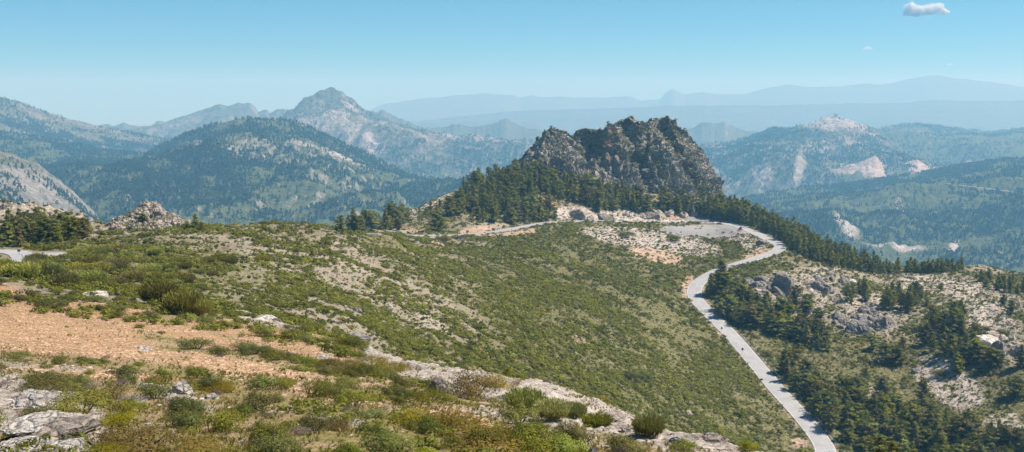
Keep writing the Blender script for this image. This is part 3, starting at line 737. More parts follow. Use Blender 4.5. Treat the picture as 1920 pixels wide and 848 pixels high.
# valley floor out to the horizon
gx, gy = np.meshgrid(np.linspace(-10900, 10900, 110), np.concatenate([np.linspace(-150, 5000, 40), np.linspace(5400, 21400, 50)]))
gp = np.stack([gx, gy, 0 * gx - 470.], -1); gp[..., 2] += 45 * fbm(gp, 2600, 4) + 190 * sstep(7000, 11000, gy)
tag(link('valley_floor', np_mesh('valley_floor', gp, grid_faces(*gp.shape[:2]), MAT['plain'], True, {'pale': 0 * gp[..., 0]})), kind='structure')

# ------------------------------------------------------------------ foliage templates
def quads(cen, axis, side, ln, wd):
    """leaf quads: centres, long axis, side vector"""
    a = axis * ln[:, None] / 2; b = side * wd[:, None] / 2
    V = np.stack([cen - a - b * .6, cen - a * .2 + b, cen + a, cen - a * .1 - b], 1)
    return V.reshape(-1, 3), np.arange(len(cen) * 4).reshape(-1, 4)

def rand_unit(n, r):
    v = r.normal(size=(n, 3)); return v / np.linalg.norm(v, axis=1)[:, None]

def dome(seed, nleaf, leaf, kind='round', aspect=2.2, up=.5, lumps=9, inner=.35):
    """leaf cloud for a shrub of radius 1 and height 1"""
    r = np.random.default_rng(seed)
    L = r.normal(size=(lumps, 3)) * [.48, .48, .2]; L[:, 2] = np.abs(L[:, 2]) * .7 + .25; L[0] = (0, 0, .5)
    R = r.uniform(.26, .52, lumps)
    ex = np.linalg.norm(L[:, :2], axis=1) + R; L[:, :2] *= np.minimum(1, 1. / ex)[:, None]
    c = r.choice(lumps, nleaf, p=R ** 2 / (R ** 2).sum())
    dv = rand_unit(nleaf, r); dv[:, 2] = np.where(dv[:, 2] < -.35, -dv[:, 2], dv[:, 2])
    rad = R[c] * np.where(r.random(nleaf) < inner, r.uniform(.3, .9, nleaf), r.uniform(.88, 1.1, nleaf))
    q = L[c] + dv * rad[:, None] * [1, 1, .8]
    q[:, 2] = np.abs(q[:, 2]) + .01
    out_ = dv + .55 * q + rand_unit(nleaf, r) * .42; out_ /= np.linalg.norm(out_, axis=1)[:, None]
    ax = rand_unit(nleaf, r) + np.array([0, 0, up]); ax -= out_ * (ax * out_).sum(1)[:, None] * .9; ax /= np.linalg.norm(ax, axis=1)[:, None]
    sd = np.cross(out_, ax); sd /= np.linalg.norm(sd, axis=1)[:, None] + 1e-6
    ln = leaf * r.uniform(.6, 1.4, nleaf)
    V, F = quads(q, ax, sd, ln, ln / aspect)
    t = np.clip(.15 + .55 * (q[:, 2]) + .6 * (r.random(nleaf) - .5) + .25 * (r.random(lumps)[c] - .5), 0, 1) * 0 + np.clip(r.normal(.45, .22, nleaf) + .3 * (r.random(lumps)[c] - .5), 0, 1)
    return V, F, np.repeat(t, 4)

def broom(seed, n, h=1.):
    """upright thin twigs fanning out"""
    r = np.random.default_rng(seed)
    a = r.uniform(0, 2 * math.pi, n); b = np.sqrt(r.random(n)) * .62
    root = np.stack([b * np.cos(a), b * np.sin(a), r.uniform(0, .25, n)], 1)
    tip = root * [1.5, 1.5, 0] + np.stack([0 * a, 0 * a, (1.02 - .55 * b ** 2) * r.uniform(.72, 1.08, n)], 1) + r.normal(size=(n, 3)) * .05
    seg = 4; Vs = []; ts = []
    for s in range(seg):
        f0 = .25 + .75 * s / seg; cen = root + (tip - root) * (f0 + .1) + r.normal(size=(n, 3)) * .03
        ax = (tip - root) + r.normal(size=(n, 3)) * .22; ax /= np.linalg.norm(ax, axis=1)[:, None]
        sd = np.cross(ax, rand_unit(n, r)); sd /= np.linalg.norm(sd, axis=1)[:, None] + 1e-6
        V, F = quads(cen, ax, sd, r.uniform(.12, .24, n), r.uniform(.03, .055, n)); Vs.append(V)
        ts.append(np.repeat(np.clip(r.normal(.25 + .5 * f0, .2, n), 0, 1), 4))
    V = np.concatenate(Vs); V[:, 2] = np.maximum(V[:, 2], .01)
    return V, np.arange(len(V)).reshape(-1, 4), np.concatenate(ts)

def pine_geom(seed, n_whorl=13, tuft=10, size=.085, slim=.27, ragged=.3, low=.1, rnd=False):
    """pine of height 1: needle tufts along whorled branches; returns needles and the woody skeleton"""
    r = np.random.default_rng(seed)
    cs, ax, vals = [], [], []; wood = []
    lean = r.normal(size=2) * .02
    for w in range(n_whorl):
        f = w / (n_whorl - 1); z = low + (1 - low) * f ** .92
        env = slim * (1 - f ** 1.5) ** .8 * (.55 + .45 * min(1, f / .18)) + .012
        if rnd: env = slim * math.sqrt(max(.02, 1 - ((f - .34) / .70) ** 2)) + .01
        nb = int(6 + r.integers(0, 3) - (1.5 if rnd else 3) * f)
        off = r.uniform(0, 6.28)
        for k in range(nb):
            if r.random() < ragged * .35: continue
            a = off + k * 6.283 / nb + r.normal() * .25; ln = env * r.uniform(1 - ragged, 1 + ragged * .7)
            dr = np.array([math.cos(a), math.sin(a), r.uniform(.0, .35)]); o = np.array([lean[0] * z, lean[1] * z, z])
            wood.append((o, o + dr * ln * .85, .006))
            m = max(2, int(ln / .045))
            for j in range(m):
                t = (j + .7) / m; c = o + dr * ln * t + np.array([0, 0, .02 * t])
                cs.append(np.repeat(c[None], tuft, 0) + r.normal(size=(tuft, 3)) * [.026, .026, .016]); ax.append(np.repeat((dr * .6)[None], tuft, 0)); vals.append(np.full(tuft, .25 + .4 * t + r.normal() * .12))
    cs.append(np.array([lean[0], lean[1], 1.0]) + r.normal(size=(tuft, 3)) * [.008, .008, .02]); ax.append(np.zeros((tuft, 3)) + [0, 0, 1]); vals.append(np.full(tuft, .6))
    cs, ax, vals = np.concatenate(cs), np.concatenate(ax), np.concatenate(vals); n = len(cs)
    rad = cs * [1, 1, 0]; rad /= np.linalg.norm(rad, axis=1)[:, None] + 1e-6
    out_ = rad * .9 + [0, 0, .65] + rand_unit(n, r) * .45; out_ /= np.linalg.norm(out_, axis=1)[:, None]
    ax = ax + rand_unit(n, r) * .75 + [0, 0, .2]; ax -= out_ * (ax * out_).sum(1)[:, None] * .85; ax /= np.linalg.norm(ax, axis=1)[:, None]
    sd = np.cross(out_, ax); sd /= np.linalg.norm(sd, axis=1)[:, None] + 1e-6
    ln = size * r.uniform(.6, 1.3, n)
    V, F = quads(cs, ax, sd, ln, ln * .42)
    return V, F, np.repeat(np.clip(vals + r.normal(size=n) * .12, 0, 1), 4), wood, lean

def tube(path, rad, sides=6):
    path = np.array(path, float); V = []
    for i, p in enumerate(path):
        for k in range(sides):
            a = 2 * math.pi * k / sides; V.append(p + np.array([math.cos(a), math.sin(a), 0]) * rad[i])
    F = []
    for i in range(len(path) - 1):
        for k in range(sides):
            F.append((i * sides + k, i * sides + (k + 1) % sides, (i + 1) * sides + (k + 1) % sides, (i + 1) * sides + k))
    return np.array(V), np.array(F)

def merge(parts):
    V, F, n = [], [], 0
    for v, f in parts: V.append(v); F.append(f + n); n += len(v)
    return np.concatenate(V), np.concatenate(F)

def stick(a, b, r0, r1=None, sides=4):
    a, b = np.array(a, float), np.array(b, float); d = b - a; d /= np.linalg.norm(d) + 1e-9
    s = np.cross(d, [.3, .2, 1.]); s /= np.linalg.norm(s) + 1e-9; t = np.cross(d, s); V = []
    for p, rr in ((a, r0), (b, r1 if r1 is not None else r0 * .5)):
        for k in range(sides):
            an = 2 * math.pi * k / sides; V.append(p + (s * math.cos(an) + t * math.sin(an)) * rr)
    return np.array(V), np.array([(k, (k + 1) % sides, sides + (k + 1) % sides, sides + k) for k in range(sides)])

pine_kinds = []
for sd, (slim, rag, low, nw) in enumerate([(.27, .35, .12, 13), (.23, .3, .08, 14), (.32, .45, .16, 12), (.29, .55, .2, 11), (.36, .45, .12, 10), (.20, .35, .10, 14)]):
    V_, F_, t_, wood, lean = pine_geom(100 + sd, nw, 11, .075, slim, rag, low, sd in (2, 3, 4))
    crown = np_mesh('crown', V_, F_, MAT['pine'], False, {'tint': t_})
    tr = [tube([(lean[0] * z, lean[1] * z, z) for z in (-.06, .05, .3, .6, .97)], [.030, .022, .017, .010, .003])] + [stick(a, b, c) for a, b, c in wood]
    V2_, F2_ = merge(tr)
    pine_kinds.append((crown, np_mesh('trunk', V2_, F2_, MAT['bark'], False)))
pine_lo = []
for sd, (slim, rag, low, nw) in enumerate([(.27, .35, .1, 9), (.24, .4, .08, 9), (.33, .5, .12, 8), (.30, .4, .1, 8)]):
    V_, F_, t_, wood, lean = pine_geom(200 + sd, nw, 4, .13, slim, rag, low, sd in (1, 2))
    pine_lo.append((V_, F_, t_))
pine_far = []
for sd in range(5):
    r = np.random.default_rng(300 + sd); n = 16
    z = r.random(n) ** 1.1; rad = (.34 * (1 - z) + .05); a = r.uniform(0, 6.28, n)
    c = np.stack([rad * np.cos(a) * .6, rad * np.sin(a) * .6, z * .9 + .05], 1)
    ax = rand_unit(n, r) * .7 + np.stack([np.cos(a), np.sin(a), .6 + 0 * a], 1); ax /= np.linalg.norm(ax, axis=1)[:, None]
    out_ = np.stack([np.cos(a), np.sin(a), .6 + 0 * a], 1) + rand_unit(n, r) * .4; ax = rand_unit(n, r) + [0, 0, .5]
    ax -= out_ * (ax * out_).sum(1)[:, None] / (out_ ** 2).sum(1)[:, None]; ax /= np.linalg.norm(ax, axis=1)[:, None]
    sdv = np.cross(out_, ax); sdv /= np.linalg.norm(sdv, axis=1)[:, None]
    V_, F_ = quads(c, ax, sdv, r.uniform(.28, .45, n), r.uniform(.2, .34, n))
    pine_far.append((V_, F_, np.repeat(np.clip(r.normal(.4, .2, n), 0, 1), 4)))

def replicate(name, temps, pos, sc, rot, tint, mat, kind='stuff', tgain=.6, parent=None):
    """one mesh made of many copies; sc is n x 3"""
    Vs, Fs, Ts, n0 = [], [], [], 0
    pick = np.arange(len(pos)) % len(temps)
    for k, (V_, F_, t_) in enumerate(temps):
        m = pick == k
        if not m.any(): continue
        c, s = np.cos(rot[m])[:, None], np.sin(rot[m])[:, None]
        v = V_[None] * sc[m][:, None, :]
        x = v[..., 0] * c - v[..., 1] * s + pos[m][:, 0:1]; y = v[..., 0] * s + v[..., 1] * c + pos[m][:, 1:2]; z = v[..., 2] + pos[m][:, 2:3]
        Vs.append(np.stack([x, y, z], -1).reshape(-1, 3))
        Fs.append((F_[None] + (np.arange(m.sum()) * len(V_))[:, None, None]).reshape(-1, F_.shape[1]) + n0)
        Ts.append(np.clip((t_[None] - .5) * tgain + tint[m][:, None], 0, 1).ravel()); n0 += m.sum() * len(V_)
    me = np_mesh(name, np.concatenate(Vs), np.concatenate(Fs), mat, False, {'tint': np.concatenate(Ts)})
    o = link(name, me, parent)
    if kind: o['kind'] = kind
    return o

# ------------------------------------------------------------------ pines
def hit_top(u, v):
    """nearest of the ground, the outcrop and the crag"""
    best = None
    for s in (ground, pin, crag):
        p = s.hit(u, v)
        if p is not None and (best is None or p[1] < best[1]): best = p
    return best

def in_poly(u, v, poly):
    c = False; j = len(poly) - 1
    for i in range(len(poly)):
        (xi, yi), (xj, yj) = poly[i], poly[j]
        if (yi > v) != (yj > v) and u < (xj - xi) * (v - yi) / (yj - yi) + xi: c = not c
        j = i
    return c

pines = []   # (u, v, height px, zone)
def zone(poly, n, hp, zname, minsep=5.):
    us_, vs_ = [p[0] for p in poly], [p[1] for p in poly]; got = []
    for _ in range(n * 30):
        if len(got) >= n: break
        u, v = random.uniform(min(us_), max(us_)), random.uniform(min(vs_), max(vs_))
        if not in_poly(u, v, poly): continue
        if any((u - a) ** 2 + (2.2 * (v - b)) ** 2 < minsep ** 2 for a, b in got): continue
        got.append((u, v)); pines.append((u, v, hp * random.uniform(.72, 1.25), zname))
zone([(868, 352), (905, 336), (940, 328), (1000, 330), (1060, 345), (1120, 362), (1190, 380), (1236, 398), (1228, 402), (1150, 398), (1120, 400), (1085, 384), (1040, 372), (1000, 378), (960, 378), (900, 372), (872, 372)], 128, 29, 'foot', 9)
zone([(828, 398), (870, 385), (940, 385), (1000, 395), (1045, 405), (1048, 414), (1000, 418), (950, 422), (910, 420), (880, 405), (835, 406)], 46, 31, 'bank', 12)
zone([(636, 436), (690, 437), (735, 432), (770, 412), (740, 412), (690, 428), (636, 432)], 22, 32, 'saddle', 11)
zone([(770, 403), (800, 392), (830, 378), (842, 376), (812, 402)], 8, 14, 'saddle', 8)
zone([(1240, 398), (1300, 404), (1345, 412), (1400, 420), (1400, 400), (1340, 392), (1290, 388), (1246, 384)], 48, 27, 'behind', 9)
zone([(1372, 392), (1420, 408), (1480, 432), (1560, 474), (1650, 506), (1690, 510), (1640, 516), (1560, 500), (1500, 482), (1478, 460), (1430, 438), (1400, 424), (1350, 412), (1345, 395)], 330, 25, 'flank', 7)
zone([(1700, 512), (1752, 512), (1803, 509), (1803, 506), (1740, 507), (1700, 508)], 26, 21, 'hedge', 6)
zone([(1312, 560), (1340, 545), (1400, 562), (1470, 598), (1540, 632), (1556, 660), (1500, 648), (1440, 628), (1385, 606), (1345, 590), (1318, 578)], 50, 35, 'east', 12)
zone([(1560, 745), (1620, 740), (1700, 770), (1800, 800), (1850, 850), (1830, 905), (1575, 905), (1575, 850), (1540, 800), (1508, 765), (1470, 722), (1452, 700), (1480, 700), (1520, 730)], 132, 42, 'roadside', 14)
zone([(1655, 560), (1700, 552), (1740, 560), (1745, 582), (1700, 586), (1650, 580)], 16, 31, 'clump_a', 11)
zone([(1722, 640), (1760, 600), (1800, 605), (1830, 640), (1850, 680), (1820, 695), (1780, 668), (1730, 660)], 26, 36, 'clump_b', 12)
zone([(1830, 520), (1870, 530), (1920, 545), (1940, 560), (1880, 552), (1840, 536)], 14, 22, 'ridge', 10)
zone([(1815, 860), (1840, 820), (1900, 830), (1935, 860), (1930, 905), (1815, 905)], 20, 46, 'corner', 14)
zone([(1570, 560), (1620, 545), (1630, 565), (1590, 580)], 8, 26, 'clump_c', 10)
zone([(2, 462), (60, 462), (150, 452), (165, 442), (100, 440), (20, 440)], 28, 42, 'west', 10)
singles = [(823, 434, 37, 'lone dark pine standing between the bend of the upper road and the grassy knoll'),
           (748, 434, 24, 'small bushy pine casting shade beside the left end of the upper road'),
           (1354, 548, 62, 'tallest dark pine beside the narrow bend where the road comes down from the hairpin'),
           (1336, 556, 42, 'broad pine leaning over the road next to the tallest pine at the bend'),
           (1350, 596, 30, 'round pine whose shadow crosses the road beside the blue and white sign'),
           (1730, 755, 44, 'dark pine standing alone in the middle of the stony right hand slope'),
           (1635, 658, 30, 'small dark pine below the grey boulders on the right hand slope'),
           (1660, 682, 42, 'dark rounded pine pair, larger one, below the grey boulders'),
           (1682, 684, 36, 'dark pine close on the right of the larger rounded pine below the grey boulders'),
           (1692, 658, 26, 'small pine above the rounded pair below the grey boulders'),
           (1490, 580, 44, 'dark pine standing at the foot of the shaded cliff above the road'),
           (1513, 584, 32, 'smaller pine to the right of the one at the foot of the shaded cliff'),
           (1535, 612, 34, 'slender dark pine standing alone below the stony slope above the tree belt'),
           (1624, 720, 28, 'small dark pine by the green gully edge'), (1498, 672, 28, 'slim pine in the green strip between the road and the gully'),
           (1735, 782, 22, 'little round pine downhill of the lone pine on the right slope'),
           (1795, 700, 40, 'dark round pine just below the dense clump on the pale scree'),
           (1826, 678, 44, 'big dark pine left of the pale boulder with a sheer face'),
           (1858, 690, 38, 'dark pine immediately below the pale boulder with a sheer face'),
           (1905, 745, 40, 'pine near the edge of the picture halfway down the right slope'), (1913, 690, 44, 'broad pine at the edge of the frame beside the pale boulder'),
           (1880, 572, 20, 'small round pine standing alone on the pale scree'), (1895, 590, 26, 'pine at the right side of the pale scree with a shadow beneath'), (1765, 545, 14, 'small pine on the crest of the pale scree'),
           (155, 452, 40, 'tall open pine with a bare trunk in front of the castle like outcrop'), (128, 450, 36, 'broad dark pine left of the tall open pine near the fork'),
           (365, 432, 30, 'dark pointed pine on the skyline right of the castle like outcrop'), (352, 432, 17, 'low bushy pine at the foot of the pointed skyline pine'),
           (267, 416, 17, 'tiny dark pine growing on the face of the castle like outcrop'), (378, 432, 16, 'stub of a pine right beside the pointed skyline pine'),
           (1218, 434, 15, 'small bright green pine on the bare bank below the upper road')]
zinfo = {'foot': ('dark pine in the dense wood at the foot of the crag', 'pines in the wood at the foot of the crag'),
         'bank': ('pine on the bank just above the upper road, below the crag wood', 'pines on the bank above the upper road'),
         'saddle': ('dark pine in the row on the saddle behind the left end of the upper road', 'pines on the saddle'),
         'behind': ('pine in the row behind the gravel lay-by under the crag', 'pines behind the gravel lay-by'),
         'flank': ('pine in the dark plantation running down the flank beyond the hairpin', 'pines of the plantation beyond the hairpin'),
         'hedge': ('dark pine in the straight row on the skyline of the right hill', 'pines in the skyline row'),
         'east': ('pine in the belt slanting down from the narrow road bend', 'pines in the belt below the road bend'),
         'roadside': ('dark pine in the dense wood along the lower right side of the road', 'pines in the lower roadside wood'),
         'clump_a': ('pine in the upper dark clump on the right hill', 'pines of the upper clump'),
         'clump_b': ('pine in the dense clump between scree and slope on the right hill', 'pines of the dense clump by the scree'),
         'ridge': ('pine in the loose line along the far right ridge', 'pines along the right ridge'),
         'corner': ('dark pine in the group in the lower right corner', 'pines of the lower right corner'),
         'clump_c': ('pine in the small clump above the grey boulders', 'pines of the small clump above the boulders'),
         'west': ('dark pine in the grove behind the road fork on the left', 'pines in the grove behind the road fork')}
placed = []
for u, v, hp, z in pines:
    p = hit_top(u, v)
    if p is None: continue
    j = int(round((u - ground.u0) / ground.du))
    dmin = min(np.min(np.hypot(road_c[:, 0] - p[0], road_c[:, 1] - p[1])), np.min(np.hypot(left_c[:, 0] - p[0], left_c[:, 1] - p[1])))
    h = hp * p[1] / FPX
    if dmin < 3.6 + h * .17: continue
    placed.append((hp, p, h, z, None))
placed.sort(key=lambda t: -t[0])
sing = []
for u, v, hp, lab in singles:
    p = hit_top(u, v)
    if p is not None: sing.append((hp, p, hp * p[1] / FPX, 'single', lab))
n_ind = 300 - len(sing)
done = 0
for hp, p, h, z, lab in sing + placed[:n_ind]:
    k = 3 if (lab and 'tall open' in lab) else random.choice([0, 1, 2, 2, 3, 3, 4, 4, 5])
    o = empty('pine_tree', p - np.array([0, 0, .1]), random.uniform(0, 6.28))
    w = h * random.uniform(1.05, 1.7) * (.82 if z in ('foot', 'bank', 'behind', 'flank', 'saddle') else 1.)
    o.scale = (w, w, h)
    if lab: tag(o, lab, 'pine tree')
    else: tag(o, zinfo[z][0], 'pine tree', zinfo[z][1])
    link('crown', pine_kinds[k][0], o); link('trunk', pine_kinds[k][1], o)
rest = placed[n_ind:]
if rest:
    pos = np.array([t[1] for t in rest]) - [0, 0, .3]; hh = np.array([t[2] for t in rest]); n = len(rest)
    w = hh * rng.uniform(.9, 1.4, n)
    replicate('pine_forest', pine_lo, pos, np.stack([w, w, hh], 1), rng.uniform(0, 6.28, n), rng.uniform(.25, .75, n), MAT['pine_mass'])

# far woods, one mass on each mountain
def far_wood(sh, n, dens_fn, hm, tint=.45):
    Um, Vm = sh.U, sh.V
    Pm = sh.P; pat = fbm(Pm * [1, 1, .5], 430, 4); pat2 = fbm(Pm * [1, 1, .5] + 77, 90, 4)
    n = int(n * 1.7)
    dn = np.clip(.42 + 1.1 * pat + 1.0 * pat2, 0.07, 1.) ** 1.4
    dn = dn * dens_fn(Um, Vm)
    dn[sh.vis:] *= .2
    pos, i, j = sh.scatter(n, dn, rng)
    h = hm * rng.uniform(.6, 1.35, n); w = h * rng.uniform(.9, 1.5, n)
    replicate('far_woodland', pine_far, pos - [0, 0, .4], np.stack([w, w, h], 1), rng.uniform(0, 6.28, n), rng.normal(tint, .18, n), MAT['far_mass'])
nop = lambda f, k=1.: (lambda U, V: np.clip(1 - k * f(U, V), 0.02, 1))
far_wood(mB, 26000, lambda U, V: (1.0 + 1.4 * bl(330, 380, 230, 60, 5)(U, V) + .9 * bl(160, 300, 200, 25, 10)(U, V) + .6 * bl(800, 380, 200, 50)(U, V)) * nop(mxf(bl(362, 290, 40, 22), bl(600, 303, 70, 14, 22), bl(560, 405, 90, 25)), .9)(U, V) * (V < 450), 8.5)
far_wood(mA, 3400, lambda U, V: 1.0 * (V < 450), 6.)
far_wood(mC, 7000, lambda U, V: .5 + 2.2 * bl(150, 262, 170, 16, 12)(U, V), 9.)
far_wood(mF, 14000, lambda U, V: (.25 + 1.4 * sstep(265, 330, V)) * (V < 420), 9.)
far_wood(mH, 9000, lambda U, V: 1. + 0 * U, 9.)
far_wood(mI, 15000, lambda U, V: nop(mxf(bl(1565, 243, 75, 28, 5), bl(1490, 350, 12, 40, 10)), .97)(U, V) * (V < 440) * (.6 + .8 * bl(1400, 300, 110, 60)(U, V)), 9.)
far_wood(mK, 17000, lambda U, V: nop(mxf(bl(1590, 462, 34, 16, 30), bl(1680, 490, 70, 12, 5)), .95)(U, V) * (V < 530), 8.)

# ------------------------------------------------------------------ scrub that nobody could count
def tt_of(): return ground.V
GU, GV, GP = ground.U, ground.V, ground.P
GD = GP[..., 1]
park = np.exp(-np.maximum(0, 5.2 - RD) * 3)        # nothing grows on the carriageway
park = (RD > 4.0).astype(float)
pat = fbm(GP * [1, 1, 0], 14, 4); pat2 = fbm(GP * [1, 1, 0] + 31, 45, 3); pat3 = fbm(GP * [1, 1, 0] + 91, 4, 3)
isnear = (TT < 5.02)
visible = np.zeros(GU.shape); visible[4:ground.vis + 4] = 1
visible *= ((GU > -200) & (GU < 2120)) * 1.0
visible *= ((TT < 5.02) | (TT > 5.6)) * 1.0
R_, K_, G_, GR_ = masks['rock'], masks['clay'], masks['gravel'], masks['grass']
dens_mid = (.55 + 1.3 * pat + 1.0 * pat2 + 1.3 * pat3 - 1.1 * np.clip(ridged(GP * [1, .45, 0] + 200, 30, 2) - .62, 0, 1) * 3)
dens_mid = np.clip(dens_mid + .35 * (sstep(850, 980, GU) - .3), .04, 1.25)
dens_mid *= (1 - .78 * (R_ > .42)) * (1 - .85 * (K_ > .5)) * (1 - .97 * (G_ > .5)) * park
dens_mid *= np.where(GU > 1420, .7, 1.) * (1 - .38 * np.exp(-((GU - 620) / 260) ** 2 - ((GV - 550) / 90) ** 2))
mid = (~isnear) & (TT > 5.6)
def scrub(n, dmask, temps, r0, r1, hh, mat, name, tint=(.5, .2), tg=.7, sink=.05, low=None):
    pos, i, j = ground.scatter(n, dmask, rng)
    r = rng.uniform(r0, r1, n) * rng.uniform(.7, 1.15, n)
    # colour drifts from patch to patch
    tn = rng.normal(tint[0], tint[1], n) + .35 * pat2[i, j] + .2 * pat[i, j]
    replicate(name, temps, pos - [0, 0, sink], np.stack([r, r * rng.uniform(.75, 1.2, n), hh * r * rng.uniform(.7, 1.3, n)], 1), rng.uniform(0, 6.28, n), tn, mat, tgain=tg)
def lod(n, seeds, leaf, **k): return [dome(s, n, leaf, **k) for s in seeds]
t_hi = lod(110, range(4), .26, aspect=1.8, lumps=6); t_md = lod(42, range(10, 16), .40, aspect=1.6, lumps=5); t_lo = lod(20, range(20, 26), .62, aspect=1.4, lumps=4); t_xs = lod(12, range(120, 126), .8, aspect=1.3, lumps=3)
vz = visible * mid
scrub(9000, dens_mid * vz * (GD < 230), t_hi, .45, 1.15, .85, MAT['scrub_mass'], 'scrubland', (.42, .22))
scrub(30000, dens_mid * vz * (GD >= 230) * (GD < 450), t_md, .55, 1.35, .8, MAT['scrub_mass'], 'scrubland', (.42, .22))
scrub(26000, dens_mid * vz * (GD >= 450), t_lo, .6, 1.5, .8, MAT['scrub_mass'], 'scrubland', (.42, .22))
scrub(2600, np.clip(dens_mid - .3, 0, 1) ** 2 * vz * (GD < 560), t_hi, 1.1, 2.1, .62, MAT['scrub_mass'], 'scrubland', (.40, .28))
scrub(34000, np.clip(1.15 - dens_mid, .1, 1) * vz * park * (G_ < .5) * (K_ < .6), t_xs, .18, .55, .85, MAT['scrub_mass'], 'scrubland', (.34, .26))
scrub(9000, dens_mid * vz * (GD < 560), t_md, .35, .8, .7, MAT['dry'], 'dry_scrub', (.5, .2))
scrub(12000, np.clip(.5 + pat3 * 1.6, .05, 1) * vz * park * (GU > 1330) * (G_ < .5), t_md, .3, .85, .8, MAT['scrub_mass'], 'scrubland', (.36, .26))
# sparse dark dots on the stony ground
scrub(5200, ((R_ > .4) * 1. + (K_ > .5) * .3) * vz * park * (G_ < .5) * (.4 + np.clip(pat3, 0, 1)), t_lo, .35, .9, .8, MAT['scrub_mass'], 'scrubland', (.3, .2))
# near hill: low herbs, grass tufts
nearw = visible * isnear * (GD < 112)
near_d = nearw / np.maximum(GD, 18) ** 1.15
t_herb = lod(46, range(30, 36), .3, aspect=2.0, lumps=5, up=.7)
herb_d = near_d * np.clip(.25 + 1.3 * pat3 + .8 * fbm(GP * [1, 1, 0], 9, 3), 0, 1) ** 1.2 * np.clip(.3 + sstep(640, 720, GV) * 1.0 + 1.0 * sstep(.6, .9, TT - 3.2) * (TT > 3.2), 0, 1) * (1 - .6 * (masks['red'] > .55)) * (1 - .9 * (R_ > .55))
scrub(2600, herb_d * (1 - .6 * (masks['red'] > .4)), t_herb, .12, .42, .75, MAT['scrub_mass'], 'low_herbs', (.5, .22), .8, .02)
scrub(1700, near_d * (TT > 3.3) * np.clip(.7 + pat3 * 2, 0, 1) * (R_ < .5), t_hi, .3, .75, .8, MAT['scrub_mass'], 'low_herbs', (.5, .22), .8, .03)
def tuft(seed, n=9):
    r = np.random.default_rng(seed); a = r.uniform(0, 6.28, n)
    c = np.stack([.35 * np.cos(a) * r.random(n), .35 * np.sin(a) * r.random(n), np.full(n, .45)], 1)
    ax = np.stack([np.cos(a) * .45, np.sin(a) * .45, 0 * a + 1], 1) + r.normal(size=(n, 3)) * .2; ax /= np.linalg.norm(ax, axis=1)[:, None]
    sd = np.cross(ax, rand_unit(n, r)); sd /= np.linalg.norm(sd, axis=1)[:, None]
    V_, F_ = quads(c, ax, sd, r.uniform(.7, 1.1, n), r.uniform(.10, .18, n)); return V_, F_, np.repeat(np.clip(r.normal(.5, .2, n), 0, 1), 4)
grass_d = near_d * (GR_ > .25) * (.35 + np.clip(fbm(GP * [1, 1, 0] + 5, 5, 3) * 2, 0, 1)) * (1 - .85 * (masks['red'] > .5))
scrub(26000, grass_d, [tuft(s) for s in range(5)], .07, .19, 1.0, MAT['grass'], 'grass', (.45, .3), .6, .02)
# loose stones
def stone_t(seed):
    bm = bmesh.new(); bmesh.ops.create_icosphere(bm, subdivisions=1, radius=1); r = np.random.default_rng(seed)
    co = np.array([v.co[:] for v in bm.verts]) * r.uniform(.65, 1.2, (len(bm.verts), 1)); F = np.array([[v.index for v in f.verts] for f in bm.faces]); bm.free()
    co[:, 2] *= .55; return co, F, np.zeros(len(co))
st = [stone_t(s) for s in range(6)]
scrub(7000, near_d * (.06 + (R_ > .5) * 1.2 + .25 * np.clip(pat3 * 2, 0, 1)) * (1 - (masks['red'] > .5)), st, .03, .16, .8, MAT['stone'], 'loose_stones', sink=0.)
scrub(12000, near_d * (masks['red'] > .45), st, .03, .11, .8, MAT['red_stone'], 'loose_red_stones', sink=0.)
scrub(5000, vz * (R_ > .42) * (GD < 650) * park, st, .15, .7, .8, MAT['stone'], 'loose_stones', sink=.05)
# bushes clinging to the crag and the outcrop
for sh, n, r0, r1 in ((crag, 1500, .6, 1.9), (pin, 160, .25, .7)):
    nz = normals(sh.P); nz = np.abs(nz[..., 2]); dn = np.clip((nz - .45) * 3, 0, 1) * np.clip(.3 + 2 * fbm(sh.P, 22, 3), 0, 1); dn[sh.vis:] = 0
    pos, i, j = sh.scatter(n, dn + 1e-6, rng); r = rng.uniform(r0, r1, n)
    replicate('crag_scrub', t_md, pos, np.stack([r, r, r * .8], 1), rng.uniform(0, 6, n), rng.normal(.55, .3, n), MAT['scrub_mass'])

# ------------------------------------------------------------------ shrubs one can count
SH = {}
def shrub_kind(name, mat, geoms):
    SH[name] = []
    for V_, F_, t_ in geoms:
        SH[name].append(np_mesh('foliage', V_, F_, mat, False, {'tint': t_}))
shrub_kind('cushion', MAT['cushion'], [dome(40 + s, 2600, .085, aspect=2.4, lumps=13, up=.3) for s in range(5)])
shrub_kind('juniper', MAT['juniper'], [dome(50 + s, 3400, .075, aspect=3., lumps=20, up=.5) for s in range(4)])
shrub_kind('broom', MAT['broom'], [broom(60 + s, 1100) for s in range(4)])
shrub_kind('spurge', MAT['spurge'], [dome(70 + s, 2000, .11, aspect=3.2, lumps=12, up=1.1) for s in range(3)])
shrub_kind('dry', MAT['dry'], [dome(80 + s, 2200, .09, aspect=6., lumps=11, up=.5) for s in range(3)])
stem_bits = []
for s in range(9):
    a = s * .7; stem_bits.append(stick((0, 0, -.1), (.5 * math.cos(a), .5 * math.sin(a), .55), .03, .008, 4))
Vs_, Fs_ = merge(stem_bits); STEM = np_mesh('stems', Vs_, Fs_, MAT['wood'], False)
NAMES = {'cushion': ('cushion_shrub', 'cushion shrub'), 'juniper': ('juniper_mat', 'juniper'), 'broom': ('broom_bush', 'broom bush'), 'spurge': ('leafy_bush', 'bush'), 'dry': ('dry_shrub', 'dry shrub')}
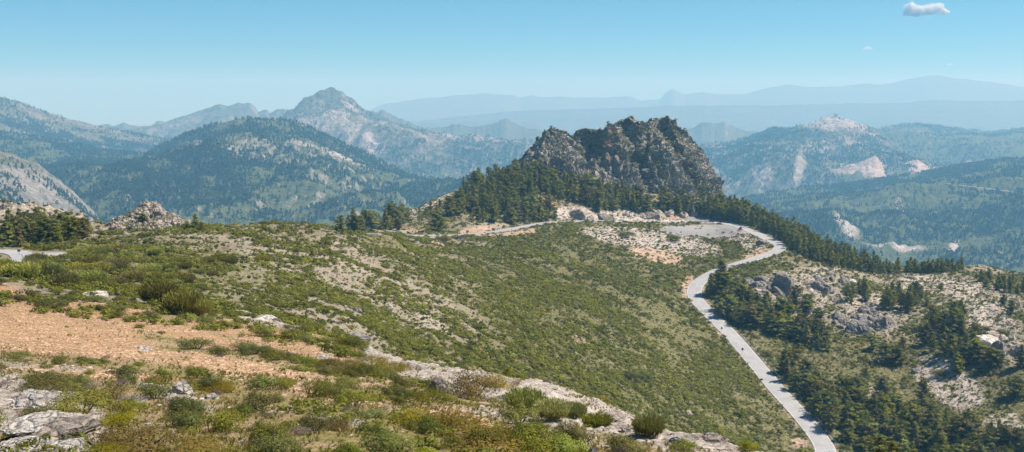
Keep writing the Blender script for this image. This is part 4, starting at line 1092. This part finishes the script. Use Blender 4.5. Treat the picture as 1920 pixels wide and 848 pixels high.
def shrub(kind, p, w, dp, h, label, group=None, rz=None):
    nm, cat = NAMES[kind]
    o = empty(nm, p - np.array([0, 0, .03]), random.uniform(-.4, .4) if rz is None else rz)
    o.scale = (w / 2, dp / 2, h)
    tag(o, label, cat, group)
    link('foliage', random.choice(SH[kind]), o); link('stems', STEM, o)
    return o
# (kind, u, v of the base, width px, height px, label)
spec = [('broom', 297, 572, 84, 46, 'large round dark olive broom bush above the red earth, left one of the pair'),
        ('broom', 345, 590, 80, 46, 'large golden green broom bush touching the right side of the round dark one'),
        ('broom', 378, 594, 48, 34, 'lower right lobe of golden broom ending the big pair above the red earth'),
        ('juniper', 890, 744, 105, 54, 'very dark dense juniper thicket beside the rocks on the pale ridge'),
        ('juniper', 935, 724, 80, 24, 'low dark olive juniper trailing right of the very dark thicket'),
        ('broom', 985, 775, 90, 48, 'tall grey green broom bush right of the very dark thicket'),
        ('broom', 1035, 786, 80, 38, 'middle grey green broom bush in the row of three on the pale ridge'),
        ('broom', 1078, 788, 54, 34, 'smallest grey green broom with bare stems, right end of the row of three'),
        ('broom', 1120, 800, 70, 26, 'low bright broom just below the bedded pale ledge'),
        ('broom', 1215, 818, 72, 40, 'spiky broom bush alone on the stony ground right of the row of three'),
        ('spurge', 720, 862, 130, 66, 'big bright green leafy bush at the bottom edge, middle of the picture'),
        ('spurge', 655, 868, 80, 48, 'bright green leafy bush at the bottom edge left of the biggest one'),
        ('spurge', 1050, 868, 110, 62, 'yellow green leafy bush at the bottom edge with upright shoots'),
        ('spurge', 800, 868, 70, 36, 'vivid green low bush at the bottom edge right of the biggest leafy one'),
        ('juniper', 155, 775, 130, 56, 'dark olive juniper mound between the white slabs and the grey green shrubs'),
        ('juniper', 215, 800, 80, 30, 'low brown green juniper below the dark olive mound'),
        ('juniper', 260, 848, 210, 62, 'broad brown green juniper carpet below the white slabs'),
        ('juniper', 370, 862, 150, 44, 'broad brown green juniper carpet at the bottom edge right of the largest carpet'),
        ('juniper', 190, 872, 120, 34, 'flat juniper carpet at the bottom edge beside the white slabs'),
        ('juniper', 870, 812, 190, 30, 'long golden juniper carpet on the slope above the bottom bushes'),
        ('juniper', 760, 792, 120, 22, 'golden juniper carpet at the upper left of the long one'),
        ('juniper', 900, 850, 170, 40, 'golden brown juniper carpet at the bottom right of centre'),
        ('juniper', 960, 830, 110, 26, 'golden juniper strip right of the long carpet'),
        ('juniper', 640, 700, 110, 20, 'flat dark green juniper on the crest right of the grassy slope'),
        ('juniper', 700, 690, 110, 22, 'dark green juniper strip running towards the pale ridge'),
        ('cushion', 95, 722, 90, 34, 'wide low grey green shrub above the dark olive mound'),
        ('cushion', 130, 735, 60, 26, 'fresh green shrub tucked under the wide grey green one'),
        ('dry', 165, 735, 50, 26, 'purplish dry shrub leaning on the wide grey green one'),
        ('cushion', 290, 748, 74, 38, 'bright green cushion with a dark hollow below the white boulder'),
        ('cushion', 350, 782, 80, 42, 'large dark centred green cushion right of the juniper mound'),
        ('dry', 320, 762, 50, 22, 'grey dry shrub behind the large dark centred cushion'),
        ('cushion', 500, 832, 90, 50, 'dark grey green cushion dome at the bottom left of centre'),
        ('cushion', 592, 808, 70, 38, 'rounded green cushion with a grey top on the lower slope'),
        ('cushion', 688, 808, 38, 26, 'small dark green ball shaped cushion below the golden carpet'),
        ('cushion', 850, 842, 46, 34, 'grey green cushion set in the golden juniper carpet'),
        ('dry', 1160, 868, 60, 40, 'dark dry shrub with yellow flowers beside it at the bottom edge'),
        ('spurge', 1400, 850, 50, 30, 'yellow green bush on the pale ridge near the lower end of the road'),
        ('spurge', 1285, 845, 64, 26, 'bright green low bush on the pale ridge above the bottom edge'),
        ('cushion', 370, 655, 78, 28, 'long grey green shrub lying on the grass right of the red earth'),
        ('cushion', 410, 664, 50, 18, 'tail end of the long grey green shrub on the grass'),
        ('cushion', 30, 672, 46, 15, 'small green mat at the left edge of the red earth'),
        ('cushion', 172, 682, 62, 14, 'flat green shrub at the lower edge of the red earth'),
        ('juniper', 190, 872, 60, 20, 'little flat juniper at the bottom edge under the slabs'),
        ('cushion', 100, 578, 74, 20, 'flat green shrub patch at the upper edge of the red earth'),
        ('cushion', 215, 596, 50, 15, 'green mat between the red earth and the large broom pair')]
for k in range(13):
    f = k / 12; u = 455 + f * 260; v = 660 + f * 46 + random.uniform(-5, 5)
    spec.append(('cushion', u, v, random.uniform(46, 66), random.uniform(15, 22), None))
for kind, u, v, wp, hp, lab in spec:
    p = ground.hit(u, min(v, 866))
    if p is None: continue
    s = p[1] / FPX
    ob = shrub(kind, p, wp * s, wp * s * random.uniform(.8, 1.3) * (1.5 if kind == 'juniper' else 1), hp * s * (1.0 if kind == 'broom' else 1.05), lab or 'green shrub in the long dense band crossing the grassy slope', None if lab else 'green shrubs of the long band')
cnt = dict(cushion=0, juniper=0, dry=0, broom=0)
def scatter_shrubs(kind, n, dmask, w0, w1, hr, label, group):
    pos, i, j = ground.scatter(n, dmask, rng)
    for p in pos:
        w_ = random.uniform(w0, w1); shrub(kind, p, w_, w_ * random.uniform(.8, 1.4), w_ * hr * random.uniform(.7, 1.3), label, group)
bottom = near_d * (GV > 700) * (GV < 870) * (GU > -60) * (GU < 1500)
scatter_shrubs('cushion', 84, bottom * np.clip(.5 + 2 * pat3, .05, 1) * (1 - .85 * (R_ > .5)), .45, 1.35, .52, 'green cushion shrub among the dense low shrubs of the near slope', 'cushion shrubs of the near slope')
scatter_shrubs('cushion', 70, near_d * (GV < 700) * (TT > 2.2) * (GU < 1450) * (masks['red'] < .6), .4, 1.0, .42, 'small green cushion shrub dotted over the dry grassland', 'cushion shrubs dotted over the grassland')
scatter_shrubs('cushion', 70, near_d * (TT > 3.4) * (GU < 1480) * (R_ < .4), .7, 1.6, .45, 'green cushion shrub along the rim of the near hill', 'cushion shrubs on the rim')
scatter_shrubs('juniper', 20, bottom * np.clip(.4 + 2 * pat, .02, 1), .8, 2.0, .26, 'brown green juniper mat on the near slope', 'juniper mats of the near slope')
scatter_shrubs('dry', 46, near_d * (TT > 1.2) * (GU < 1450) * (masks['red'] < .6), .3, .8, .45, 'small purplish dry shrub on the near slope', 'dry shrubs of the near slope')
# broom and rounded bushes beyond the near hill
mids = []
def mid_bush(kind, n, dmask, w0, w1, hr, label, group):
    pos, i, j = ground.scatter(n, dmask, rng)
    for p in pos:
        w_ = random.uniform(w0, w1); shrub(kind, p, w_, w_ * random.uniform(.9, 1.3), w_ * hr * random.uniform(.8, 1.2), label, group)
fork = blobg = (1 - sstep(.5, 1.5, np.hypot((GU - 170) / 260, (GV - 505) / 34))) * (TT > 5.6) * park
mid_bush('broom', 60, fork, 2.0, 4.2, .42, 'dense green broom bush on the slope below the road fork', 'broom bushes below the road fork')
mid_bush('cushion', 60, dens_mid * vz * (GD < 330) * (GU > 200) * (GU < 1400), 1.5, 3.2, .4, 'rounded green bush standing out of the scrub on the middle slope', 'rounded bushes of the middle slope')
mid_bush('dry', 30, dens_mid * vz * (GD < 420) * (GU < 1400), 1.4, 2.6, .45, 'greyish dry bush in the scrub of the middle slope', 'dry bushes of the middle slope')
for u, v, wp, hp, lab in [(833, 455, 34, 20, 'rounded green bush just below the upper road left of the bare bank'), (1218, 740 - 306, 15, 15, None), (868, 452, 30, 16, 'leafless purplish bush beside the rounded green one below the upper road'),
                          (1175, 446, 36, 16, 'dark green bush on the pale bank under the upper road'), (1262, 452, 34, 15, 'dark green bush left of the grey gravel bank'), (1440, 668, 26, 16, 'green bush at the right verge of the road'),
                          (1178, 712, 50, 22, 'pair of dark green bushes low on the middle slope'), (1210, 716, 36, 22, 'bright green rounded bush right of the dark pair low on the middle slope'), (1700, 620, 24, 12, 'flat green bush right of the grey boulders'),
                          (1765, 705, 40, 16, 'low green mound on the right slope above the lone pine'), (1845, 625, 30, 18, 'golden green bush on the pale scree'), (1885, 632, 34, 20, 'golden green bush above the pale boulder')]:
    if not lab: continue
    p = ground.hit(u, v)
    if p is None: continue
    s = p[1] / FPX
    shrub('dry' if 'leafless' in lab else 'cushion', p, wp * s, wp * s, hp * s, lab)

# ------------------------------------------------------------------ boulders and slabs
def boulder(name, u, v, wp, hp, mat, label, seed, sub=5, depth=1., cat='boulder', group=None, rz=None, sink=.18):
    p = ground.hit(u, v)
    if p is None: return
    s = p[1] / FPX; me = boulder_mesh(seed, sub, MAT[mat], 1., .9)
    o = link(name, me); o.location = p - np.array([0, 0, hp * s * sink]); o.scale = (wp * s / 2.1, wp * s / 2.1 * depth, hp * s / 1.1)
    o.rotation_euler = (0, 0, random.uniform(-.5, .5) if rz is None else rz)
    return tag(o, label, cat, group)
slabs = [(30, 842, 150, 14, 'broad white limestone slab in the bottom left corner'), (110, 842, 110, 11, 'white limestone slab right of the corner slab'),
         (45, 800, 120, 15, 'white limestone slab with a bush on it above the corner slab'), (120, 802, 110, 14, 'long pale slab running down beside the dark olive juniper mound'), (55, 765, 90, 24, 'white slab at the left edge above the other slabs'),
         (60, 745, 70, 20, 'smaller white rock topping the slabs at the left edge'), (330, 738, 46, 20, 'white boulder in the grass above the bright green cushion'), (395, 748, 36, 12, 'white rock in the grass right of the white boulder'),
         (240, 752, 60, 12, 'pale flat rock between the juniper mound and the bright cushion'), (500, 602, 62, 12, 'white limestone ledge right of the big broom pair'), (450, 592, 54, 14, 'grey white ledge touching the big broom pair'), (560, 618, 44, 10, 'pale ledge farther right along the rim'),
         (668, 636, 54, 14, 'grey rock lying on the rim above the dark juniper strip'), (760, 690, 50, 12, 'pale rock on the ridge right of the juniper strips'), (822, 735, 44, 30, 'jagged grey rock left of the very dark juniper thicket'), (950, 752, 54, 18, 'dark grey rock between the very dark thicket and the broom row'),
         (1130, 790, 90, 22, 'grey bedded limestone ledge on the pale ridge'), (1290, 778, 28, 14, 'grey boulder on the upper rim of the pale ridge'), (1175, 808, 26, 14, 'small white boulder near the lone spiky broom'), (1265, 832, 40, 14, 'white rocks below the lone spiky broom'),
         (1330, 828, 90, 16, 'bedded grey limestone ledge low on the pale ridge'), (170, 553, 60, 10, 'white rock on the upper edge of the red earth'), (410, 590 - 18, 30, 6, None), (1110, 862, 44, 24, 'purplish grey boulder at the bottom edge beside the dry shrub'),
         (270, 655, 40, 6, 'flat white stone in the grass by the red earth'), (610, 670, 30, 6, 'small white stone in the long green shrub band'), (570, 800, 40, 8, 'white stones on bare ground above the rounded green cushion')]
for k, (u, v, wp, hp, lab) in enumerate(slabs):
    if lab: boulder('limestone_slab' if wp > 3 * hp else 'boulder', u, v, wp, hp, 'white_rock' if 'white' in lab else 'pale_rock' if 'pale' in lab else 'grey_rock', lab, k + 1, 5, 1.4, 'rock slab' if wp > 3 * hp else 'boulder')
big = [(1465, 545, 52, 36, 'big grey boulder with a flat shaded face above the belt of pines', 'grey_rock'), (1425, 560, 66, 30, 'grey rock cluster left of the big shaded boulder', 'pale_rock'), (1545, 545, 40, 24, 'grey rock right of the big shaded boulder', 'grey_rock'),
       (1655, 612, 50, 34, 'dark grey boulder at the right of the broken cliff on the stony slope', 'grey_rock'), (1610, 618, 60, 28, 'dark broken rocks at the left of the cliff on the stony slope', 'grey_rock'), (1575, 560, 34, 16, 'pale rock above the broken cliff', 'pale_rock'),
       (1872, 668, 44, 44, 'tall pale boulder with a sheer shaded face at the edge of the scree', 'pale_rock'), (1840, 652, 60, 24, 'rounded white shoulder of rock left of the sheer faced boulder', 'white_rock'), (1905, 664, 30, 24, 'dark rock right of the sheer faced boulder', 'grey_rock'), (1595, 528, 24, 8, 'flat pale slab lying on the right hill', 'white_rock'),
       (1389, 431, 9, 7, 'small brown boulder at the verge above the hairpin', 'grey_rock'), (1432, 458, 26, 16, 'dark rock on the inner side of the hairpin', 'grey_rock'), (1300, 545 - 50, 20, 8, None, ''), (55, 412, 34, 16, 'rounded grey boulder on the far left knoll', 'pale_rock'), (100, 418, 16, 9, 'white boulder among bushes on the far left knoll', 'white_rock'), (115, 446, 24, 14, 'grey boulder at the foot of the tall open pine', 'grey_rock'),
       (1090, 409, 40, 17, 'pale rock buttress in the road cut under the crag', 'pale_rock'), (1135, 410, 34, 13, 'shaded rock in the middle of the road cut under the crag', 'grey_rock'), (1235, 408, 30, 16, 'rounded pale rock at the right end of the road cut', 'pale_rock'), (1215, 404, 34, 14, 'grey rock in the road cut below the pines', 'grey_rock'), (1300, 402, 18, 22, 'dark rock fin standing behind the orange clay', 'grey_rock'),
       (722, 578, 26, 8, 'dark ledge on the middle slope', 'grey_rock'), (665, 582, 30, 9, 'dark broken ledge on the middle slope left of the other ledge', 'grey_rock')]
for k, (u, v, wp, hp, lab, mt) in enumerate(big):
    if lab: boulder('boulder', u, v, wp, hp, mt, lab, k + 51, 4 if wp < 40 else 5, 1.1)
for cu_, cv_, ru_, rv_, n_, s0, s1, mt_, lab_, grp_ in ((1432, 540, 48, 17, 22, 9, 24, 'grey_rock', 'grey rock of the broken ledge left of the big shaded boulder', 'rocks of the upper broken ledge'), (1622, 604, 62, 20, 30, 9, 24, 'grey_rock', 'dark grey rock in the broken cliff on the stony slope', 'rocks of the broken cliff'),
                       (1868, 650, 50, 20, 16, 9, 24, 'pale_rock', 'pale rock around the tall sheer faced boulder', 'rocks round the sheer faced boulder'), (1560, 530, 50, 14, 12, 7, 16, 'grey_rock', 'small grey rock on the crest above the broken cliff', 'rocks on the crest above the cliff'),
                       (1180, 404, 110, 5, 16, 8, 18, 'pale_rock', 'pale rock in the road cut under the crag', 'rocks of the road cut'), (200, 436, 60, 8, 12, 6, 14, 'pale_rock', 'pale rock at the foot of the castle like outcrop', 'rocks at the foot of the outcrop')):
    for k in range(n_):
        q_ = random.uniform(0, 6.28); w_ = math.sqrt(random.random()); sz = random.uniform(s0, s1)
        boulder('boulder', cu_ + ru_ * w_ * math.cos(q_), cv_ + rv_ * w_ * math.sin(q_), sz * 1.3, sz * random.uniform(.5, .95), mt_, lab_, 300 + k, 3, 1.1, 'boulder', grp_)
# scattered boulders over the rocky right hill and the left knoll
bms = [boulder_mesh(200 + k, 3, MAT['pale_rock' if k % 2 else 'grey_rock'], .8, 1.) for k in range(6)]
for cond, n, lab, grp in (((R_ > .45) * vz * (GU > 1380) * (GV < 700), 120, 'pale broken boulder on the stony right hill', 'boulders of the stony right hill'), ((R_ > .45) * vz * (GU < 200), 30, 'boulder on the rocky knoll at the far left', 'boulders of the left knoll'),
                          (nearw * (R_ > .7) * (TT > 3), 60, 'small jagged rock on the pale ridge at the rim', 'rocks of the pale ridge')):
    pos, i, j = ground.scatter(n, cond * park + 0., rng)
    for p in pos:
        o = link('boulder', random.choice(bms)); r = random.uniform(.5, 2.2) if 'rim' not in lab else random.uniform(.15, .5)
        o.location = p - np.array([0, 0, .2 * r]); o.scale = (r, r * random.uniform(.7, 1.3), r * random.uniform(.5, 1.)); o.rotation_euler = (0, 0, random.uniform(0, 6.28)); tag(o, lab, 'boulder', grp)

# ------------------------------------------------------------------ guard rails and signs
MAT['steel'] = plain('galvanised_steel', (.36, .36, .36), .5, .2, 2., .6)
MAT['post'] = plain('weathered_post', (.14, .12, .10), .8, .3, 4.)
MAT['signback'] = plain('sign_back', (.13, .14, .16), .6, .1)
MAT['blue'] = plain('sign_blue', (.04, .13, .40), .5, .1); MAT['white'] = plain('sign_white', (.78, .78, .76), .5, .05)
def road_pts(pxa, pxb, off):
    a, b = base.hit(*pxa), base.hit(*pxb)
    ia = np.argmin(np.hypot(road_c[:, 0] - a[0], road_c[:, 1] - a[1])); ib = np.argmin(np.hypot(road_c[:, 0] - b[0], road_c[:, 1] - b[1]))
    lo_, hi_ = sorted((ia, ib)); t = np.gradient(road_c[:, :2], axis=0); t /= np.linalg.norm(t, axis=1)[:, None]
    q = road_c[lo_:hi_ + 1].copy(); q[:, :2] += np.stack([-t[:, 1], t[:, 0]], 1)[lo_:hi_ + 1] * off; return q
def guard_rail(pxa, pxb, off, label):
    q = road_pts(pxa, pxb, off)
    if len(q) < 3: return
    c = q[len(q) // 2]; r = empty('guard_rail', c); tag(r, label, 'guard rail')
    prof = [(-.04, .50), (.05, .58), (-.03, .66), (.05, .74), (-.04, .82)]
    t = np.gradient(q[:, :2], axis=0); t /= np.linalg.norm(t, axis=1)[:, None]; n = np.stack([-t[:, 1], t[:, 0]], 1)
    A = np.stack([np.concatenate([q[:, :2] + n * a, q[:, 2:3] + z - .05], 1) for a, z in prof], 1) - c
    link('rail', np_mesh('rail', A, grid_faces(A.shape[0], 5), MAT['steel'], False), r)
    pm = None
    step = max(2, len(q) // 95)
    for k in range(0, len(q), step):
        if pm is None:
            V_, F_ = tube([(0, 0, -.6), (0, 0, .78)], [.07, .07], 5); pm = np_mesh('post', V_, F_, MAT['post'], False)
        o = link('post', pm, r); o.location = q[k] - c
guard_rail((1350, 418), (1035, 417), 3.6, 'long grey guard rail along the outer edge of the upper road under the crag') 
guard_rail((1020, 419), (868, 441), 3.6, 'guard rail with dark posts along the rising left part of the upper road')
guard_rail((1410, 489), (1466, 462), -3.6, 'curved guard rail round the outside of the hairpin')
guard_rail((1366, 622), (1450, 722), -3.9, 'guard rail along the right verge of the straight below the blue and white sign')
guard_rail((1500, 776), (1546, 845), -3.9, 'guard rail at the right verge of the lowest bend beside the roadside wood')

def sign(u, v, hp, r, shape, face, label, cat='road sign', facing=0.):
    p = ground.hit(u, v)
    if p is None: return
    h = hp * p[1] / FPX; o = empty('road_sign', p, facing); tag(o, label, cat)
    V_, F_ = tube([(0, 0, -.3), (0, 0, h)], [.05, .05], 6); link('pole', np_mesh('pole', V_, F_, MAT['steel'], False), o)
    bm = bmesh.new(); k = 20 if shape == 'round' else 4
    if shape == 'round': prof = [(r * math.cos(a * 6.283 / k), r * math.sin(a * 6.283 / k)) for a in range(k)]
    elif shape == 'tri': prof = [(-r, -.8 * r), (r, -.8 * r), (0, r)]
    else: prof = [(-r, -r * .75), (r, -r * .75), (r, r * .75), (-r, r * .75)]
    fr = [bm.verts.new((x, -.07, z + h - r * .6)) for x, z in prof]; bk = [bm.verts.new((x, -.10, z + h - r * .6)) for x, z in prof]
    bm.faces.new(fr); bm.faces.new(bk[::-1])
    for i in range(len(prof)): bm.faces.new((fr[i], bk[i], bk[(i + 1) % len(prof)], fr[(i + 1) % len(prof)]))
    bmesh.ops.recalc_face_normals(bm, faces=bm.faces)
    me = bpy.data.meshes.new('sign_plate'); bm.to_mesh(me); bm.free(); me.materials.append(MAT[face]); link('sign_plate', me, o)
sign(1391, 664, 11, .45, 'round', 'signback', 'round traffic sign seen from behind at the left verge of the straight')
sign(1354, 622, 9, .5, 'tri', 'signback', 'small grey triangular sign at the left verge uphill of the round one')
sign(1360, 600, 13, .5, 'rect', 'blue', 'blue and white sign at the right verge in front of the round pine')
sign(1429, 719, 9, .4, 'rect', 'signback', 'small dark marker plate at the left verge downhill of the round sign')
sign(1509, 838, 14, .12, 'rect', 'post', 'dark marker post in the scrub left of the lowest bend')
sign(36, 480, 12, .27, 'rect', 'signback', 'dark direction board beside the road fork on the left')
sign(42, 489, 12, .12, 'rect', 'white', 'thin white post in the middle of the road fork')
sign(82, 483, 10, .12, 'rect', 'post', 'thin dark post at the right of the road fork')
sign(983, 424, 6, .5, 'rect', 'signback', 'dark sign beside the rising part of the upper road')

# ------------------------------------------------------------------ air, clouds, sky, light, camera
SUN_EL, SUN_AZ = math.radians(54), math.radians(82)      # azimuth measured from the view direction towards the right
hz = bpy.data.meshes.new('haze')
x0, x1, y0, y1, z0, z1 = -11500, 11500, -400, 22500, -760, 480
hz.from_pydata([(x, y, z) for z in (z0, z1) for y in (y0, y1) for x in (x0, x1)], [], [(0, 2, 3, 1), (4, 5, 7, 6), (0, 1, 5, 4), (2, 6, 7, 3), (0, 4, 6, 2), (1, 3, 7, 5)])
m, nt = new_mat('haze_air'); N = NT(nt)
pv = N.n('ShaderNodeVolumePrincipled'); pv.inputs['Color'].default_value = (.27, .66, 1.0, 1); pv.inputs['Density'].default_value = 1.35e-4; pv.inputs['Anisotropy'].default_value = .1; pv.inputs['Absorption Color'].default_value = (.9, .75, .6, 1)
o_ = N.n('ShaderNodeOutputMaterial'); N.l(pv.outputs[0], o_.inputs['Volume'])
hz.materials.append(m)
tag(link('haze', hz), kind='stuff')

def cloud_mesh(name, u, v, dist, blobs, grow, rough, mat):
    bm = bmesh.new(); s = dist / FPX
    for (a, b, r, q) in blobs:
        mt = __import__('mathutils').Matrix.Translation(tuple(world(u + a, v + b, dist))) @ __import__('mathutils').Matrix.Diagonal((r * s * q * grow, r * s * q * grow, r * s * grow, 1))
        bmesh.ops.create_icosphere(bm, subdivisions=4, radius=1, matrix=mt)
    bm.normal_update(); co = np.array([x.co[:] for x in bm.verts])
    h = fbm(co, 9 * s, 4) * rough * s + fbm(co, 3 * s, 3) * rough * .35 * s
    for x, k in zip(bm.verts, h): x.co = x.co + x.normal * float(k)
    me = bpy.data.meshes.new(name); bm.to_mesh(me); bm.free(); me.materials.append(mat)
    for p_ in me.polygons: p_.use_smooth = True
    o = link(name, me); md = o.modifiers.new('fuse', 'REMESH'); md.mode = 'VOXEL'; md.voxel_size = .8 * s; md.use_smooth_shade = True
    return o
def cloud(u, v, dist, blobs, label, solid=True):
    if not solid: return tag(cloud_mesh('cloud', u, v, dist, blobs, 1.1, 1.2, MAT['vapour']), label, 'cloud')
    r = empty('cloud'); tag(r, label, 'cloud')
    cloud_mesh('cloud_body', u, v, dist, blobs, .86, 3., MAT['cloud']).parent = r
    cloud_mesh('cloud_fringe', u, v, dist, blobs, 1.22, 4., MAT['vapour']).parent = r
m, nt = new_mat('thin_vapour'); N = NT(nt)
pv = N.n('ShaderNodeVolumePrincipled'); pv.inputs['Color'].default_value = (1, 1, 1, 1); pv.inputs['Density'].default_value = .007; pv.inputs['Absorption Color'].default_value = (1, 1, 1, 1)
o_ = N.n('ShaderNodeOutputMaterial'); N.l(pv.outputs[0], o_.inputs['Volume']); MAT['vapour'] = m
m, nt = new_mat('cloud_vapour'); N = NT(nt)
d1 = N.n('ShaderNodeBsdfDiffuse'); d1.inputs[0].default_value = (.94, .98, 1, 1); d2 = N.n('ShaderNodeBsdfTranslucent'); d2.inputs[0].default_value = (.94, .98, 1, 1)
ms = N.n('ShaderNodeMixShader'); ms.inputs[0].default_value = .55; N.l(d1.outputs[0], ms.inputs[1]); N.l(d2.outputs[0], ms.inputs[2])
o_ = N.n('ShaderNodeOutputMaterial'); N.l(ms.outputs[0], o_.inputs[0]); MAT['cloud'] = m
cloud(1735, 20, 24500, [(-28, -4, 9, 1.2), (-26, -11, 5, 1.2), (-34, 5, 5, 1.5), (-12, 0, 8, 1.8), (4, -1, 8, 1.8), (18, -4, 8, 1.6), (26, -8, 6, 1.2), (34, 2, 5, 1.6), (42, 3, 3, 1.6), (-20, 4, 6, 2)], 'small white puffy cloud high at the right of the sky')
cloud(1627, 90, 27000, [(0, 0, 3.2, 1.8), (5, 1, 2.2, 1.8), (-6, 1.4, 1.7, 1.8)], 'faint wisp of cloud below and left of the white puffy cloud', False)
cloud(1780, 121, 27000, [(0, 0, 1.8, 2.6), (6, .4, 1.1, 2.6)], 'tiny wisp of cloud low under the white puffy cloud', False)

w = bpy.data.worlds.new('World'); scene.world = w; w.use_nodes = True
nt = w.node_tree; nt.nodes.clear(); N = NT(nt)
sky = N.n('ShaderNodeTexSky', sky_type='NISHITA'); sky.sun_disc = False; sky.sun_elevation = SUN_EL
sky.sun_rotation = SUN_AZ; sky.altitude = 1500; sky.air_density = 1.0; sky.dust_density = .2; sky.ozone_density = .6
bg = N.n('ShaderNodeBackground'); bg.inputs[1].default_value = .075
N.l(N.mix(1., sky.outputs[0], (.25, .60, .88), 'MULTIPLY'), bg.inputs[0])
wo = N.n('ShaderNodeOutputWorld'); N.l(bg.outputs[0], wo.inputs[0])

sl = bpy.data.lights.new('sun', 'SUN'); sl.energy = 5.0; sl.angle = math.radians(.5); sl.color = (1, .955, .89)
so = bpy.data.objects.new('sun', sl); C.objects.link(so)
d = __import__('mathutils').Vector((math.sin(SUN_AZ) * math.cos(SUN_EL), math.cos(SUN_AZ) * math.cos(SUN_EL), math.sin(SUN_EL)))
so.rotation_euler = (-d).to_track_quat('-Z', 'Y').to_euler(); so.location = (0, 0, 300)

cam = bpy.data.cameras.new('camera'); co = bpy.data.objects.new('camera', cam); C.objects.link(co)
cam.sensor_width = 36; cam.lens = 36 * FPX / 1920; cam.clip_start = .5; cam.clip_end = 60000
co.location = (0, 0, 0); co.rotation_euler = (math.pi / 2 - PITCH, 0, 0)
scene.camera = co
scene.view_settings.view_transform = 'Standard'; scene.view_settings.look = 'None'; scene.view_settings.exposure = .66; scene.view_settings.gamma = 1
cy = scene.cycles
cy.max_bounces = 5; cy.diffuse_bounces = 3; cy.glossy_bounces = 1; cy.transmission_bounces = 4; cy.volume_bounces = 1; cy.transparent_max_bounces = 8
cy.use_denoising = True; cy.denoiser = 'OPENIMAGEDENOISE'; cy.denoising_input_passes = 'RGB_ALBEDO_NORMAL'
cy.sample_clamp_indirect = 8; cy.caustics_reflective = False; cy.caustics_refractive = False
